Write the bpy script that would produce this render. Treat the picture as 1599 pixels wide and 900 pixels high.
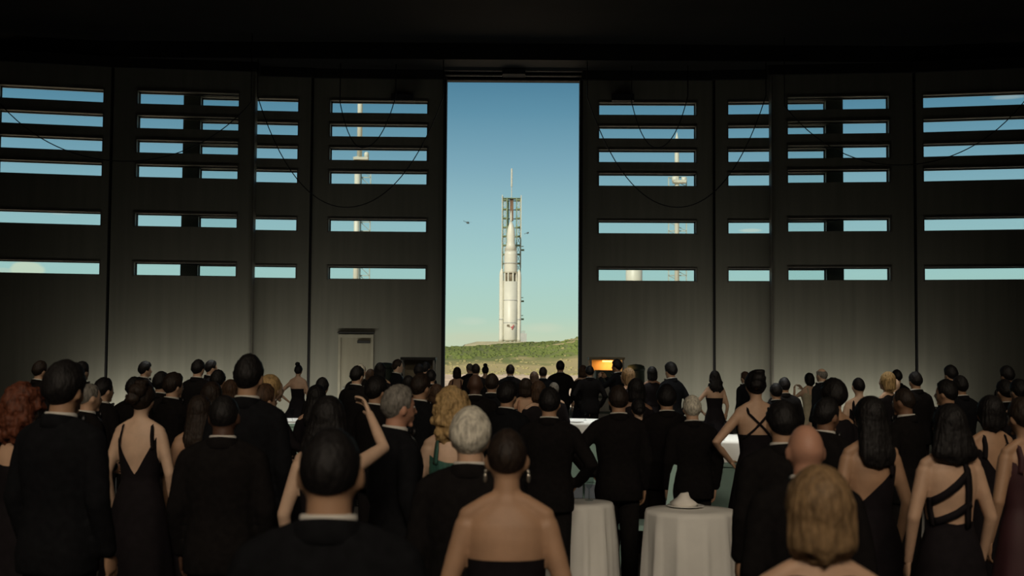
import bpy, bmesh, math, random
from mathutils import Vector, Matrix, noise
random.seed(7)
S = bpy.context.scene
for o in list(bpy.data.objects): bpy.data.objects.remove(o, do_unlink=True)
C = S.collection
PI = math.pi
def lin(c):
    return tuple((v/255/12.92 if v/255 <= .04045 else ((v/255+.055)/1.055)**2.4) for v in c)

# ------------------------------------------------------------------ camera
F = 1950.0; PITCH = math.atan(101/F); ROLL = .0068; EYE = Vector((0, 0, 1.95))
cd = bpy.data.cameras.new('camera'); cam = bpy.data.objects.new('camera', cd); C.objects.link(cam)
cd.sensor_width = 36; cd.lens = 36*F/1599; cd.clip_end = 6000; cd.clip_start = .1
cam.location = EYE; cam.rotation_euler = (Matrix.Rotation(PI/2+PITCH, 3, 'X') @ Matrix.Rotation(ROLL, 3, 'Z')).to_euler()
cd.dof.use_dof = True; cd.dof.focus_distance = 22; cd.dof.aperture_fstop = 3.6
S.camera = cam
RM = Matrix.Rotation(PI/2+PITCH, 3, 'X') @ Matrix.Rotation(ROLL, 3, 'Z')
def ray(px, py): return RM @ Vector(((px-799.5)/F, -(py-450)/F, -1))
def at(px, py, Y):
    d = ray(px, py); return EYE + d*(Y/d.y)
def atz(px, py, z):
    d = ray(px, py); return EYE + d*((z-EYE.z)/d.z)

# ------------------------------------------------------------------ view
S.view_settings.view_transform = 'Standard'; S.view_settings.look = 'None'
S.view_settings.exposure = 0; S.view_settings.gamma = 1; S.view_settings.use_curve_mapping = False

# ------------------------------------------------------------------ sky
W = bpy.data.worlds.new('sky'); S.world = W; W.use_nodes = True
nt = W.node_tree; nt.nodes.clear(); N = nt.nodes.new; L = nt.links.new
out = N('ShaderNodeOutputWorld'); bg = N('ShaderNodeBackground'); L(bg.outputs[0], out.inputs[0])
tc = N('ShaderNodeTexCoord'); sep = N('ShaderNodeSeparateXYZ'); L(tc.outputs['Generated'], sep.inputs[0])
ramp = N('ShaderNodeValToRGB'); L(sep.outputs[2], ramp.inputs[0]); cr = ramp.color_ramp
stops = [(0, (196, 208, 178)), (.012, (192, 209, 182)), (.03, (176, 208, 192)), (.062, (166, 205, 200)), (.105, (150, 191, 197)),
         (.15, (122, 166, 183)), (.19, (94, 143, 166)), (.22, (74, 124, 150)), (.3, (58, 106, 136)), (.6, (40, 84, 118)), (1, (30, 68, 102))]
while len(cr.elements) < len(stops): cr.elements.new(.5)
for e, (p, c) in zip(cr.elements, stops): e.position = p; e.color = (*lin(c), 1)
last = ramp.outputs[0]
nz = N('ShaderNodeTexNoise'); mp = N('ShaderNodeMapping'); mp.inputs['Scale'].default_value = (9, 9, 26)
L(tc.outputs['Generated'], mp.inputs[0]); L(mp.outputs[0], nz.inputs[0]); nz.inputs['Scale'].default_value = 3.2; nz.inputs['Detail'].default_value = 6
def vm(op, a, b):
    n = N('ShaderNodeMath'); n.operation = op
    for i, v in enumerate((a, b)):
        if isinstance(v, (int, float)): n.inputs[i].default_value = v
        else: L(v, n.inputs[i])
    return n.outputs[0]
def cloud(px, py, wx, wy, amt, col, edge=.35):
    global last
    d = ray(px, py).normalized()
    dx = vm('MULTIPLY', vm('SUBTRACT', vm('DIVIDE', sep.outputs[0], sep.outputs[1]), d.x/d.y), F/wx)
    dz = vm('MULTIPLY', vm('SUBTRACT', sep.outputs[2], d.z), F/wy)
    r = vm('ADD', vm('MULTIPLY', dx, dx), vm('MULTIPLY', dz, dz))
    v = vm('SUBTRACT', 1, r); v = vm('ADD', v, vm('MULTIPLY', vm('SUBTRACT', nz.outputs[0], .5), 2.2))
    mr = N('ShaderNodeMapRange'); L(v, mr.inputs[0]); mr.inputs[1].default_value = 0; mr.inputs[2].default_value = edge
    fr = vm('MULTIPLY', vm('MULTIPLY', mr.outputs[0], amt), vm('GREATER_THAN', sep.outputs[1], 0))
    mx = N('ShaderNodeMix'); mx.data_type = 'RGBA'; L(fr, mx.inputs['Factor']); L(last, mx.inputs['A']); mx.inputs['B'].default_value = (*lin(col), 1)
    last = mx.outputs['Result']
cloud(44, 424, 30, 18, .9, (206, 220, 196)); cloud(3, 424, 16, 6, .7, (190, 210, 195))
cloud(95, 332, 22, 4, .6, (180, 200, 200), .8); cloud(42, 330, 18, 3, .4, (170, 195, 200), .8)
cloud(1575, 152, 32, 4, .6, (170, 185, 185), .8); cloud(1172, 360, 20, 3, .6, (205, 215, 200), .8)
cloud(735, 502, 26, 7, .35, (205, 215, 195), 1.2); cloud(845, 512, 38, 8, .35, (210, 214, 190), 1.2); cloud(745, 528, 60, 12, .4, (200, 200, 172), 1.4)
bgc = last; L(bgc, bg.inputs[0]); bg.inputs[1].default_value = 1.0

def sun():
    l = bpy.data.lights.new('sun', 'SUN'); l.energy = 4.0; l.angle = .01; l.color = (1, .93, .78)
    o = bpy.data.objects.new('sun', l); C.objects.link(o)
    o.rotation_euler = Vector((.40, .80, -.62)).to_track_quat('-Z', 'Y').to_euler()
sun()
def area(name, loc, tgt, sx, sy, en, col, spread=180):
    l = bpy.data.lights.new(name, 'AREA'); l.shape = 'RECTANGLE'; l.size = sx; l.size_y = sy; l.energy = en; l.color = col; l.spread = math.radians(spread)
    o = bpy.data.objects.new(name, l); C.objects.link(o); o.location = loc
    o.rotation_euler = (Vector(tgt)-Vector(loc)).to_track_quat('-Z', 'Y').to_euler()
    return o
# added wash strips along the facade foot; unseen fill lights added under the roof
for sx in (-1, 1):
    area('added_wall_wash', (sx*6.6, 29.5, .3), (sx*6.6, 31.5, .9), 7, .2, 66, (1, .95, .80))
area('roof_fill', (0, -5, 8.6), (0, 5.5, 1.2), 9, 1.5, 88, (1, .83, .64), 58)  # added fill for the near guests, no lamp modelled
for x, y in ((-5, 21.3), (1.1, 22.3), (3.2, 17.6)): area('roof_fill', (x, y, 8.9), (x, y, 0), 1.2, 1.2, 42, (.96, .97, .92), 46)  # added downlights that brighten the tablecloths in place of door daylight
for x in (-6, 6): area('roof_fill', (x, 2, 8.9), (x*.9, 10, 1.2), 4, 1.5, 34, (1, .82, .60), 70)
for x in (-6.5, 0, 6.5): area('roof_fill', (x, 11, 8.9), (x, 18.5, 1.0), 4, 1.5, 30, (1, .86, .66), 72)

# ------------------------------------------------------------------ materials
MC = {}
def mat(name, col, rough=.7, nscale=0, namt=.15, metal=0, emit=None, es=1, bump=0, bscale=80, stretch=None, link=None, spec=.5):
    if name in MC: return MC[name]
    m = bpy.data.materials.new(name); m.use_nodes = True; t = m.node_tree; b = t.nodes['Principled BSDF']
    b.inputs['Roughness'].default_value = rough; b.inputs['Metallic'].default_value = metal; b.inputs['Specular IOR Level'].default_value = spec
    b.inputs['Base Color'].default_value = (*col, 1)
    tcn = t.nodes.new('ShaderNodeTexCoord'); mpn = t.nodes.new('ShaderNodeMapping'); t.links.new(tcn.outputs['Object'], mpn.inputs[0])
    if stretch: mpn.inputs['Scale'].default_value = stretch
    if nscale:
        n = t.nodes.new('ShaderNodeTexNoise'); n.inputs['Scale'].default_value = nscale; n.inputs['Detail'].default_value = 5; t.links.new(mpn.outputs[0], n.inputs[0])
        r = t.nodes.new('ShaderNodeValToRGB'); t.links.new(n.outputs[0], r.inputs[0])
        r.color_ramp.elements[0].position = .3; r.color_ramp.elements[1].position = .7
        r.color_ramp.elements[0].color = (*[c*(1-namt) for c in col], 1); r.color_ramp.elements[1].color = (*[min(1, c*(1+namt)) for c in col], 1)
        t.links.new(r.outputs[0], b.inputs['Base Color'])
    if bump:
        n = t.nodes.new('ShaderNodeTexNoise'); n.inputs['Scale'].default_value = bscale; n.inputs['Detail'].default_value = 4; t.links.new(mpn.outputs[0], n.inputs[0])
        bp = t.nodes.new('ShaderNodeBump'); bp.inputs['Strength'].default_value = bump; bp.inputs['Distance'].default_value = .01
        t.links.new(n.outputs[0], bp.inputs['Height']); t.links.new(bp.outputs[0], b.inputs['Normal'])
    if emit: b.inputs['Emission Color'].default_value = (*emit, 1); b.inputs['Emission Strength'].default_value = es
    MC[name] = m; return m
M_wall = mat('painted_steel_panel', (.215, .212, .175), .6, 1.0, .10, stretch=(6, 6, .3), bump=.12, bscale=3)
M_edge = mat('panel_edge_trim', (.13, .12, .105), .6, 4, .2)
M_seal = mat('rubber_seal', (.012, .012, .013), .8, 6, .2)
M_frame = mat('dark_window_frame', (.03, .032, .036), .5, 6, .2)
M_header = mat('black_header_steel', (.012, .012, .012), .8, 2, .2)
M_rail = mat('rail_steel', (.4, .38, .34), .4, 5, .2, metal=.3)
M_floor = mat('dark_concrete', (.055, .052, .048), .55, .8, .25, bump=.1, bscale=6)
M_ceil = mat('black_roof', (.01, .01, .01), .9, 1, .2)
M_side = mat('dark_side_wall', (.035, .034, .03), .85, 1, .2)
M_door = mat('door_paint', (.29, .27, .205), .55, 2, .1, stretch=(4, 4, .5))
M_doorf = mat('door_frame_paint', (.34, .32, .25), .5, 3, .1)
M_cable = mat('black_cable', (.008, .008, .01), .6, 9, .1)
M_sand = mat('pale_sand', (.74, .54, .36), .95, .15, .2, bump=.3, bscale=2)
M_dune = mat('dune_soil', (.16, .175, .05), .95, .10, .35, bump=.5, bscale=2)
M_grass = mat('dune_grass', (.125, .155, .035), .95, .10, .28)
M_grassy = mat('dry_dune_grass', (.36, .31, .13), .95, .15, .2)
M_rk = mat('rocket_white', (.60, .59, .49), .45, .3, .05)
M_rkd = mat('rocket_dark_ring', (.16, .13, .08), .6, .6, .2)
M_rkg = mat('rocket_grey', (.42, .43, .40), .5, .5, .1)
M_rkr = mat('emblem_red', (.45, .08, .08), .6, 1, .1)
M_tow = mat('tower_green_steel', (.17, .23, .13), .7, .4, .25)
M_twb = mat('tower_brown_core', (.16, .09, .05), .8, .4, .25)
M_tww = mat('tower_pale_steel', (.52, .51, .42), .6, .4, .1)
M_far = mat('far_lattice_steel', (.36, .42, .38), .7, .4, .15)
M_heli = mat('helicopter_grey', (.045, .06, .06), .6, 1, .1)
M_blade = mat('rotor_blade', (.08, .09, .09), .6, 1, .1)
M_cloth = mat('white_tablecloth', (.80, .80, .76), .85, 3, .06, bump=.3, bscale=9)
M_napkin = mat('napkin_linen', (.85, .82, .76), .85, 6, .06)
M_plate = mat('china', (.8, .8, .77), .25, 5, .03)
M_aqua = mat('aqua_chair_paint', (.50, .76, .70), .45, 4, .1)
M_steel = mat('brushed_steel', (.22, .22, .2), .45, 6, .15, metal=.6)
M_olive = mat('dark_green_drum', (.035, .055, .042), .6, 4, .2)
M_cart = mat('cart_brown', (.36, .31, .21), .7, 4, .25)
M_amber = mat('glow_tinted_metal', (.65, .42, .16), .5, 4, .15)  # the heat lamp's orange glow is put into the panel colour
M_lamp = mat('heat_lamp_glow', (1, .5, .15), .5, 0, emit=(1, .42, .08), es=5)
M_candle = mat('candle_wax', (.8, .5, .35), .6, 4, .1)
M_led = mat('lamp_housing', (.03, .03, .03), .6, 4, .1)
def glassm(name, tint, rough=.02):
    m = bpy.data.materials.new(name); m.use_nodes = True; t = m.node_tree; t.nodes.clear()
    o = t.nodes.new('ShaderNodeOutputMaterial'); a = t.nodes.new('ShaderNodeBsdfTransparent'); g = t.nodes.new('ShaderNodeBsdfGlossy'); x = t.nodes.new('ShaderNodeMixShader')
    n = t.nodes.new('ShaderNodeTexNoise'); n.inputs['Scale'].default_value = 3
    r = t.nodes.new('ShaderNodeMapRange'); r.inputs[3].default_value = .006; r.inputs[4].default_value = .012; t.links.new(n.outputs[0], r.inputs[0])
    a.inputs[0].default_value = (*tint, 1); g.inputs['Roughness'].default_value = rough
    t.links.new(r.outputs[0], x.inputs[0]); t.links.new(a.outputs[0], x.inputs[1]); t.links.new(g.outputs[0], x.inputs[2]); t.links.new(x.outputs[0], o.inputs[0]); return m
M_pane = glassm('window_glass', (.93, .96, .96)); M_glass = glassm('drinking_glass', (.75, .80, .80), .05)
SK = {'light': (.56, .36, .24), 'fair': (.64, .44, .31), 'tan': (.42, .25, .15), 'brown': (.22, .115, .065), 'dark': (.09, .045, .028), 'ruddy': (.50, .26, .17)}
SKIN = {k: mat('skin_'+k, v, .55, 14, .08, bump=.08, bscale=120) for k, v in SK.items()}
HC = {'black': (.010, .009, .009), 'dark': (.022, .015, .011), 'brown': (.06, .034, .02), 'auburn': (.11, .035, .018), 'blond': (.40, .27, .12), 'honey': (.22, .14, .07), 'grey': (.17, .16, .14), 'white': (.58, .55, .46)}
HAIR = {k: mat('hair_'+k, v, .55, 60, .45, bump=.7, bscale=70, stretch=(1, 1, .35), spec=.22) for k, v in HC.items()}
M_suit = mat('black_wool', (.009, .008, .008), .95, 30, .2, bump=.15, bscale=300, spec=.08)
M_navy = mat('midnight_wool', (.008, .0085, .010), .95, 30, .2, bump=.15, bscale=300, spec=.08)
M_satin = mat('black_satin', (.008, .008, .009), .4, 30, .1)
M_shirt = mat('white_shirt', (.62, .60, .55), .8, 20, .05)
M_gown = mat('black_gown', (.010, .008, .010), .85, 20, .2, spec=.15)
M_green = mat('green_gown', (.03, .11, .085), .6, 40, .4, stretch=(1, 1, .1))
M_pale = mat('champagne_gown', (.45, .40, .28), .6, 10, .1)
M_peach = mat('peach_gown', (.42, .22, .14), .6, 10, .1)
M_plum = mat('plum_gown', (.045, .012, .016), .7, 10, .1)
M_eye = mat('eye', (.5, .5, .48), .2, 4, .05); M_shoe = mat('black_shoe', (.01, .01, .01), .3, 6, .1)
M_gold = mat('earring_metal', (.7, .65, .55), .25, 6, .05, metal=.9)

# ------------------------------------------------------------------ helpers
def mk(name, bm, m, parent=None, smooth=False, loc=None):
    me = bpy.data.meshes.new(name); bmesh.ops.recalc_face_normals(bm, faces=bm.faces); bm.to_mesh(me); bm.free()
    return mo(name, me, m, parent, smooth, loc)
def mo(name, me, m, parent=None, smooth=False, loc=None):
    o = bpy.data.objects.new(name, me); C.objects.link(o)
    if not len(me.materials): me.materials.append(m)
    if smooth: me.shade_smooth()
    o.material_slots[0].link = 'OBJECT'; o.material_slots[0].material = m
    if parent: o.parent = parent
    if loc is not None: o.location = loc
    return o
def empty(name, loc=(0, 0, 0), rz=0):
    o = bpy.data.objects.new(name, None); C.objects.link(o); o.location = loc; o.rotation_euler = (0, 0, rz); o.empty_display_size = .1; return o
def tag(o, label, cat, group=None):
    o['label'] = label; o['category'] = cat
    if group: o['group'] = group
    return o
def struct(o, label=None):
    o['kind'] = 'structure'
    if label: o['label'] = label
    return o
def bx(bm, a, b, M=None):
    (x0, y0, z0), (x1, y1, z1) = a, b
    v = [Vector((x, y, z)) for z in (z0, z1) for y in (y0, y1) for x in (x0, x1)]
    if M: v = [M @ p for p in v]
    v = [bm.verts.new(p) for p in v]
    for f in ((0, 2, 3, 1), (4, 5, 7, 6), (0, 1, 5, 4), (2, 6, 7, 3), (0, 4, 6, 2), (1, 3, 7, 5)): bm.faces.new([v[i] for i in f])
def box(name, a, b, m, parent=None, M=None):
    bm = bmesh.new(); bx(bm, a, b, M); return mk(name, bm, m, parent)
def loft(bm, rings, cap=True):
    R = [[bm.verts.new(p) for p in r] for r in rings]; n = len(R[0])
    for a, b in zip(R, R[1:]):
        for i in range(n): bm.faces.new((a[i], a[(i+1) % n], b[(i+1) % n], b[i]))
    if cap: bm.faces.new(R[0][::-1]); bm.faces.new(R[-1])
def ell(z, hw, hd, cx=0, cy=0, n=24, e=2.2):
    o = []
    for i in range(n):
        a = 2*PI*i/n; s, c = math.sin(a), math.cos(a)
        k = (abs(s)**e+abs(c)**e)**(-1/e); o.append(Vector((cx+hw*s*k, cy+hd*c*k, z)))
    return o
def limb(bm, pts, rad, n=12, sy=1.0, ends=True):
    pts = [Vector(p) for p in pts]; P = []; r = []
    for i, (p, q) in enumerate(zip(pts, rad)):
        P.append(p); r.append(q)
    if ends:
        d = (P[0]-P[1]).normalized(); P = [P[0]+d*r[0]*.85, P[0]+d*r[0]*.5]+P; r = [r[0]*.35, r[0]*.82]+r
        d = (P[-1]-P[-2]).normalized(); P += [P[-1]+d*r[-1]*.5, P[-1]+d*r[-1]*.85]; r += [r[-1]*.82, r[-1]*.35]
    rings = []; up = None
    for i, p in enumerate(P):
        t = (P[min(i+1, len(P)-1)]-P[max(i-1, 0)]).normalized()
        if up is None: up = Vector((0, 1, 0)) if abs(t.y) < .8 else Vector((1, 0, 0))
        u = t.cross(up).normalized(); v = u.cross(t).normalized(); up = v
        rings.append([p+u*math.cos(2*PI*k/n)*r[i]+v*math.sin(2*PI*k/n)*r[i]*sy for k in range(n)])
    loft(bm, rings)
def ellipsoid(bm, c, r, n=14, rz=0, rx=0):
    M = Matrix.Rotation(rz, 3, 'Z') @ Matrix.Rotation(rx, 3, 'X'); c = Vector(c)
    rings = []
    for j in range(1, n//2+3):
        e = -PI/2+PI*j/(n//2+3)
        rings.append([c+M @ Vector((r[0]*math.cos(e)*math.sin(2*PI*i/n), r[1]*math.cos(e)*math.cos(2*PI*i/n), r[2]*math.sin(e))) for i in range(n)])
    loft(bm, rings)
def lathe(bm, prof, n=20, cx=0, cy=0):
    loft(bm, [[Vector((cx+r*math.cos(2*PI*i/n), cy+r*math.sin(2*PI*i/n), z)) for i in range(n)] for r, z in prof])
def remesh(bm, vox, it=3, fac=.5):
    me = bpy.data.meshes.new('t'); bmesh.ops.recalc_face_normals(bm, faces=bm.faces); bm.to_mesh(me); bm.free()
    o = bpy.data.objects.new('t', me); C.objects.link(o)
    m = o.modifiers.new('r', 'REMESH'); m.mode = 'VOXEL'; m.voxel_size = vox
    m = o.modifiers.new('s', 'SMOOTH'); m.factor = fac; m.iterations = it
    dg = bpy.context.evaluated_depsgraph_get(); r = bpy.data.meshes.new_from_object(o.evaluated_get(dg))
    bpy.data.objects.remove(o); bpy.data.meshes.remove(me); return r
def ribbon(bm, pts, w, ctr=Vector((0, 0, 0)), th=.005, flat=None):
    P = [Vector(p) for p in pts]; rings = []
    for i, p in enumerate(P):
        t = (P[min(i+1, len(P)-1)]-P[max(i-1, 0)]).normalized()
        n = Vector((p.x-ctr.x, p.y-ctr.y, 0)) if flat is None else Vector(flat)
        if n.length < 1e-4: n = Vector((0, -1, 0))
        if abs(t.dot(n.normalized())) > .9: n = Vector((0, 0, 1))
        s = t.cross(n).normalized(); n = s.cross(t).normalized()
        rings.append([p+s*w/2+n*th, p-s*w/2+n*th, p-s*w/2-n*th, p+s*w/2-n*th])
    loft(bm, rings)

# ------------------------------------------------------------------ setting: hall shell
struct(box('floor', (-14.2, -14, -.2), (14.2, 31.6, 0), M_floor))
struct(box('ceiling', (-14.2, -14, 9.55), (14.2, 32.2, 9.9), M_ceil))
struct(box('wall_left', (-14.5, -14, -.2), (-14.2, 31.0, 9.9), M_side))
struct(box('wall_right', (14.2, -14, -.2), (14.5, 31.0, 9.9), M_side))
struct(box('wall_back', (-14.2, -14.3, -.2), (14.2, -14, 9.9), M_side))
for i in range(9):
    y = -10+i*4.9
    if y > 29: break
    o = box('roof_beam', (-14.2, y-.12, 9.2), (14.2, y+.12, 9.55), M_ceil); struct(o); o.name = 'trim_%d' % (i+1)
T = .30; ROWS = [8.34-.606*k for k in (0, 1, 2, 3, 5, 7)]; RH = .315
def leaf(num, a, b, g0, g1, tr='plain'):
    """door leaf whose glass plane runs from plan point a to plan point b; g0,g1 glass span measured along it"""
    a = Vector((*a, 0)); b = Vector((*b, 0)); d = b-a; Lh = d.length; ang = math.atan2(d.y, d.x)
    M = Matrix.Translation(a) @ Matrix.Rotation(ang, 4, 'Z')      # local x along the leaf, local -y toward the hall
    bm = bmesh.new(); top = 8.97
    def q(x0, x1, z0, z1, y0=-T, y1=0.0): bx(bm, (x0, y0, z0), (x1, y1, z1), M)
    q(0, g0, 0.02, top); q(g1, Lh, 0.02, top)
    zs = [top]+[v for r in ROWS for v in (r, r-RH)]+[.02]
    for i in range(0, len(zs), 2): q(g0, g1, zs[i+1], zs[i])
    root = mk('door_%d' % num, bm, M_wall); struct(root)
    for r in ROWS:                                                # frame and pane per slot
        bm = bmesh.new(); y0, y1 = -.075, -.005; z1 = r; z0 = r-RH; k = .022
        bx(bm, (g0, y0, z0), (g0+k, y1, z1), M); bx(bm, (g1-k, y0, z0), (g1, y1, z1), M)
        bx(bm, (g0+k, y0, z0), (g1-k, y1, z0+k), M); bx(bm, (g0+k, y0, z1-k), (g1-k, y1, z1), M)
        f = mk('window_frame', bm, M_frame, root)
        p = box('window_pane', (g0+k, -.045, z0+k), (g1-k, -.038, z1-k), M_pane, f, M)
        bm = bmesh.new()
        bx(bm, (g0-.03, -T-.012, z1), (g1+.03, -T+.0, z1+.03), M)
        for s_ in (g0-.03, g1): bx(bm, (s_, -T-.012, z0-.03), (s_+.03, -T+.0, z1), M)
        mk('window_trim', bm, M_edge, root)
    return root, M, Lh
def mirror_leaf(num, sx, pts):
    (xa, ya), (xb, yb), (ga, gb) = pts            # |x| increasing outward
    if sx < 0:
        a, b = (-xb, yb), (-xa, ya); Lh = math.hypot(xb-xa, yb-ya); k = Lh/(xb-xa); g0, g1 = (xb-gb)*k, (xb-ga)*k
    else:
        a, b = (xa, ya), (xb, yb); Lh = math.hypot(xb-xa, yb-ya); k = Lh/(xb-xa); g0, g1 = (ga-xa)*k, (gb-xa)*k
    return leaf(num, a, b, g0, g1)
LV = [((1.75, 31.86), (5.08, 31.80), (2.19, 4.66)),
      ((5.16, 31.72), (8.32, 31.44), (5.48, 7.90)),
      ((6.45, 31.12), (9.86, 30.74), (6.86, 9.29)),
      ((9.96, 30.71), (13.6, 29.90), (10.13, 12.47))]
leaves = {}; n = 1
for sx in (-1, 1):
    for i, p in enumerate(LV):
        leaves[(sx, i)] = mirror_leaf(n, sx, p); n += 1
# rubber seals in the joints between leaves
for sx in (-1, 1):
    for i, (x, y) in ((0, (5.12, 31.62)), (2, (9.91, 30.58))):
        box('edge_seal', (sx*x-.045, y-.14, .02), (sx*x+.045, y+.1, 8.97), M_seal, leaves[(sx, i)][0])
    box('edge_seal', (sx*1.735-.04, 31.52, .02), (sx*1.735+.04, 31.9, 8.97), M_seal, leaves[(sx, 0)][0])
    o = box('edge_trim', (sx*6.44-.012, 30.78, .02), (sx*6.44+.012, 31.14, 8.97), M_edge, leaves[(sx, 2)][0])
# facade beyond the outer leaves
for sx, nm in ((-1, 'trim_20'), (1, 'trim_21')):
    struct(box(nm, (min(sx*13.5, sx*14.3), 29.6, -.2), (max(sx*13.5, sx*14.3), 30.0, 9.9), M_side))
# header above the leaves
hb = bmesh.new(); bx(hb, (-14.2, 30.35, 9.14), (14.2, 32.3, 9.55)); o = mk('trim_22', hb, M_header); struct(o, 'black header beam above the sliding leaves')
for sx in (-1, 1):
    for i, p in enumerate(LV):
        xa, ya = p[0]; xb, yb = p[1]; a = Vector((sx*xa, ya-.15, 0)); b = Vector((sx*xb, yb-.15, 0))
        if i == 0: a.x = sx*1.74
        d = b-a; M = Matrix.Translation(a) @ Matrix.Rotation(math.atan2(d.y, d.x), 4, 'Z')
        box('guide_channel', (-.09 if i else 0, -.26, 8.90), (d.length+.09, .22, 9.16), M_header, o, M)
        o.children[-1]['label'] = 'black guide channel over a door leaf'
for k, (yy, z0, z1, m) in enumerate(((31.75, 8.92, 8.955, M_edge), (31.55, 8.995, 9.03, M_rail), (31.3, 9.07, 9.095, M_edge))):
    box('guide_rail', (-1.75, yy-.03, z0), (1.75, yy+.03, z1), m, o)
box('header_panel', (-1.75, 31.8, 8.93), (1.75, 32.0, 9.16), M_header, o)
box('rail_bracket', (-.28, 31.2, 8.98), (.3, 31.62, 9.1), M_header, o)
# small black boxes over the first slots
for sx, px in ((-1, 628), (1, 973)):
    c = at(px, 152, 31.4)
    r = empty('junction_box', (c.x, 31.45, c.z)); tag(r, 'small black box above the slots %s of the opening' % ('left' if sx < 0 else 'right'), 'box', 'black boxes on the door leaves')
    box('housing', (-.28, -.08, -.09), (.28, .07, .09), M_led, r); box('lid', (-.26, -.1, -.07), (.26, -.08, .07), M_frame, r)
# personnel door in the first leaf on the left
root, M, Lh = leaves[(-1, 0)]
def onleaf(px): return M.inverted() @ Vector((at(px, 560, 31.5).x, 31.5, 0))
x0 = onleaf(528).x; x1 = onleaf(583).x
wd = box('personnel_door', (x0+.06, -T-.012, .04), (x1-.06, -T+.01, 2.30), M_door, root, M); wd['label'] = 'cream personnel door set in the leaf'
bm = bmesh.new(); bx(bm, (x0, -T-.05, .02), (x0+.06, -T, 2.38), M); bx(bm, (x1-.06, -T-.05, .02), (x1, -T, 2.38), M); bx(bm, (x0+.06, -T-.05, 2.30), (x1-.06, -T, 2.38), M)
mk('door_frame', bm, M_doorf, wd); box('drip_cap', (x0-.02, -T-.09, 2.41), (x1+.02, -T, 2.44), M_led, wd, M)
box('door_closer', (x0+.48, -T-.08, 2.16), (x0+.8, -T-.01, 2.23), M_led, wd, M); box('push_bar', (x0+.12, -T-.07, 1.0), (x1-.12, -T-.03, 1.05), M_steel, wd, M)

# hanging cables
def cable(p0, pm, p1, Y, label):
    a = at(*p0, Y); m_ = at(*pm, Y); b = at(*p1, Y); pts = []
    for i in range(33):
        t = i/32; x = a.x+(b.x-a.x)*t
        u = (x-m_.x)/((a.x-m_.x) if x < m_.x else (b.x-m_.x)); e = a.z if x < m_.x else b.z
        sh = lambda q: (math.cosh(1.7*q)-1)/(math.cosh(1.7)-1)
        pts.append(Vector((x, Y, m_.z+(e-m_.z)*sh(u))))
    pts = [Vector((pts[0].x, Y, 9.56 if Y < 30 else 9.15))]+pts+[Vector((pts[-1].x, Y, 9.56 if Y < 30 else 9.15))]
    bm = bmesh.new(); limb(bm, pts, [.012]*35, n=6, ends=False); tag(mk('hanging_cable', bm, M_cable, smooth=True), label, 'cable', 'black cables looped across the door leaves')
cable((402, 150), (540, 324), (692, 152), 30.45, 'longest black cable looping in front of the slots left of the opening')
cable((531, 160), (566, 231), (618, 150), 30.9, 'short black loop of cable inside the bigger loop left of the opening')
cable((917, 152), (1058, 324), (1196, 150), 30.45, 'longest black cable looping in front of the slots right of the opening')
cable((986, 158), (1026, 231), (1074, 150), 30.9, 'short black loop of cable inside the bigger loop right of the opening')
cable((-10, 150), (195, 252), (392, 160), 29.6, 'wide shallow black cable across the leftmost slots')
cable((1225, 165), (1402, 258), (1606, 150), 29.6, 'wide shallow black cable across the rightmost slots')
# added lamp bodies for the facade wash, hidden behind the crowd
for sx in (-1, 1):
    r = empty('added_wash_lamp', (sx*6.6, 29.38, 0)); tag(r, 'added long low black wash lamp on the floor %s of the opening' % ('left' if sx < 0 else 'right'), 'lamp', 'added low wash lamps')
    box('housing', (-3.5, -.06, .1), (3.5, .06, .38), M_led, r)
    for k in (-3.3, 0, 3.3): box('foot', (k-.05, -.1, 0), (k+.05, .1, .1), M_led, r)

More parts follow.
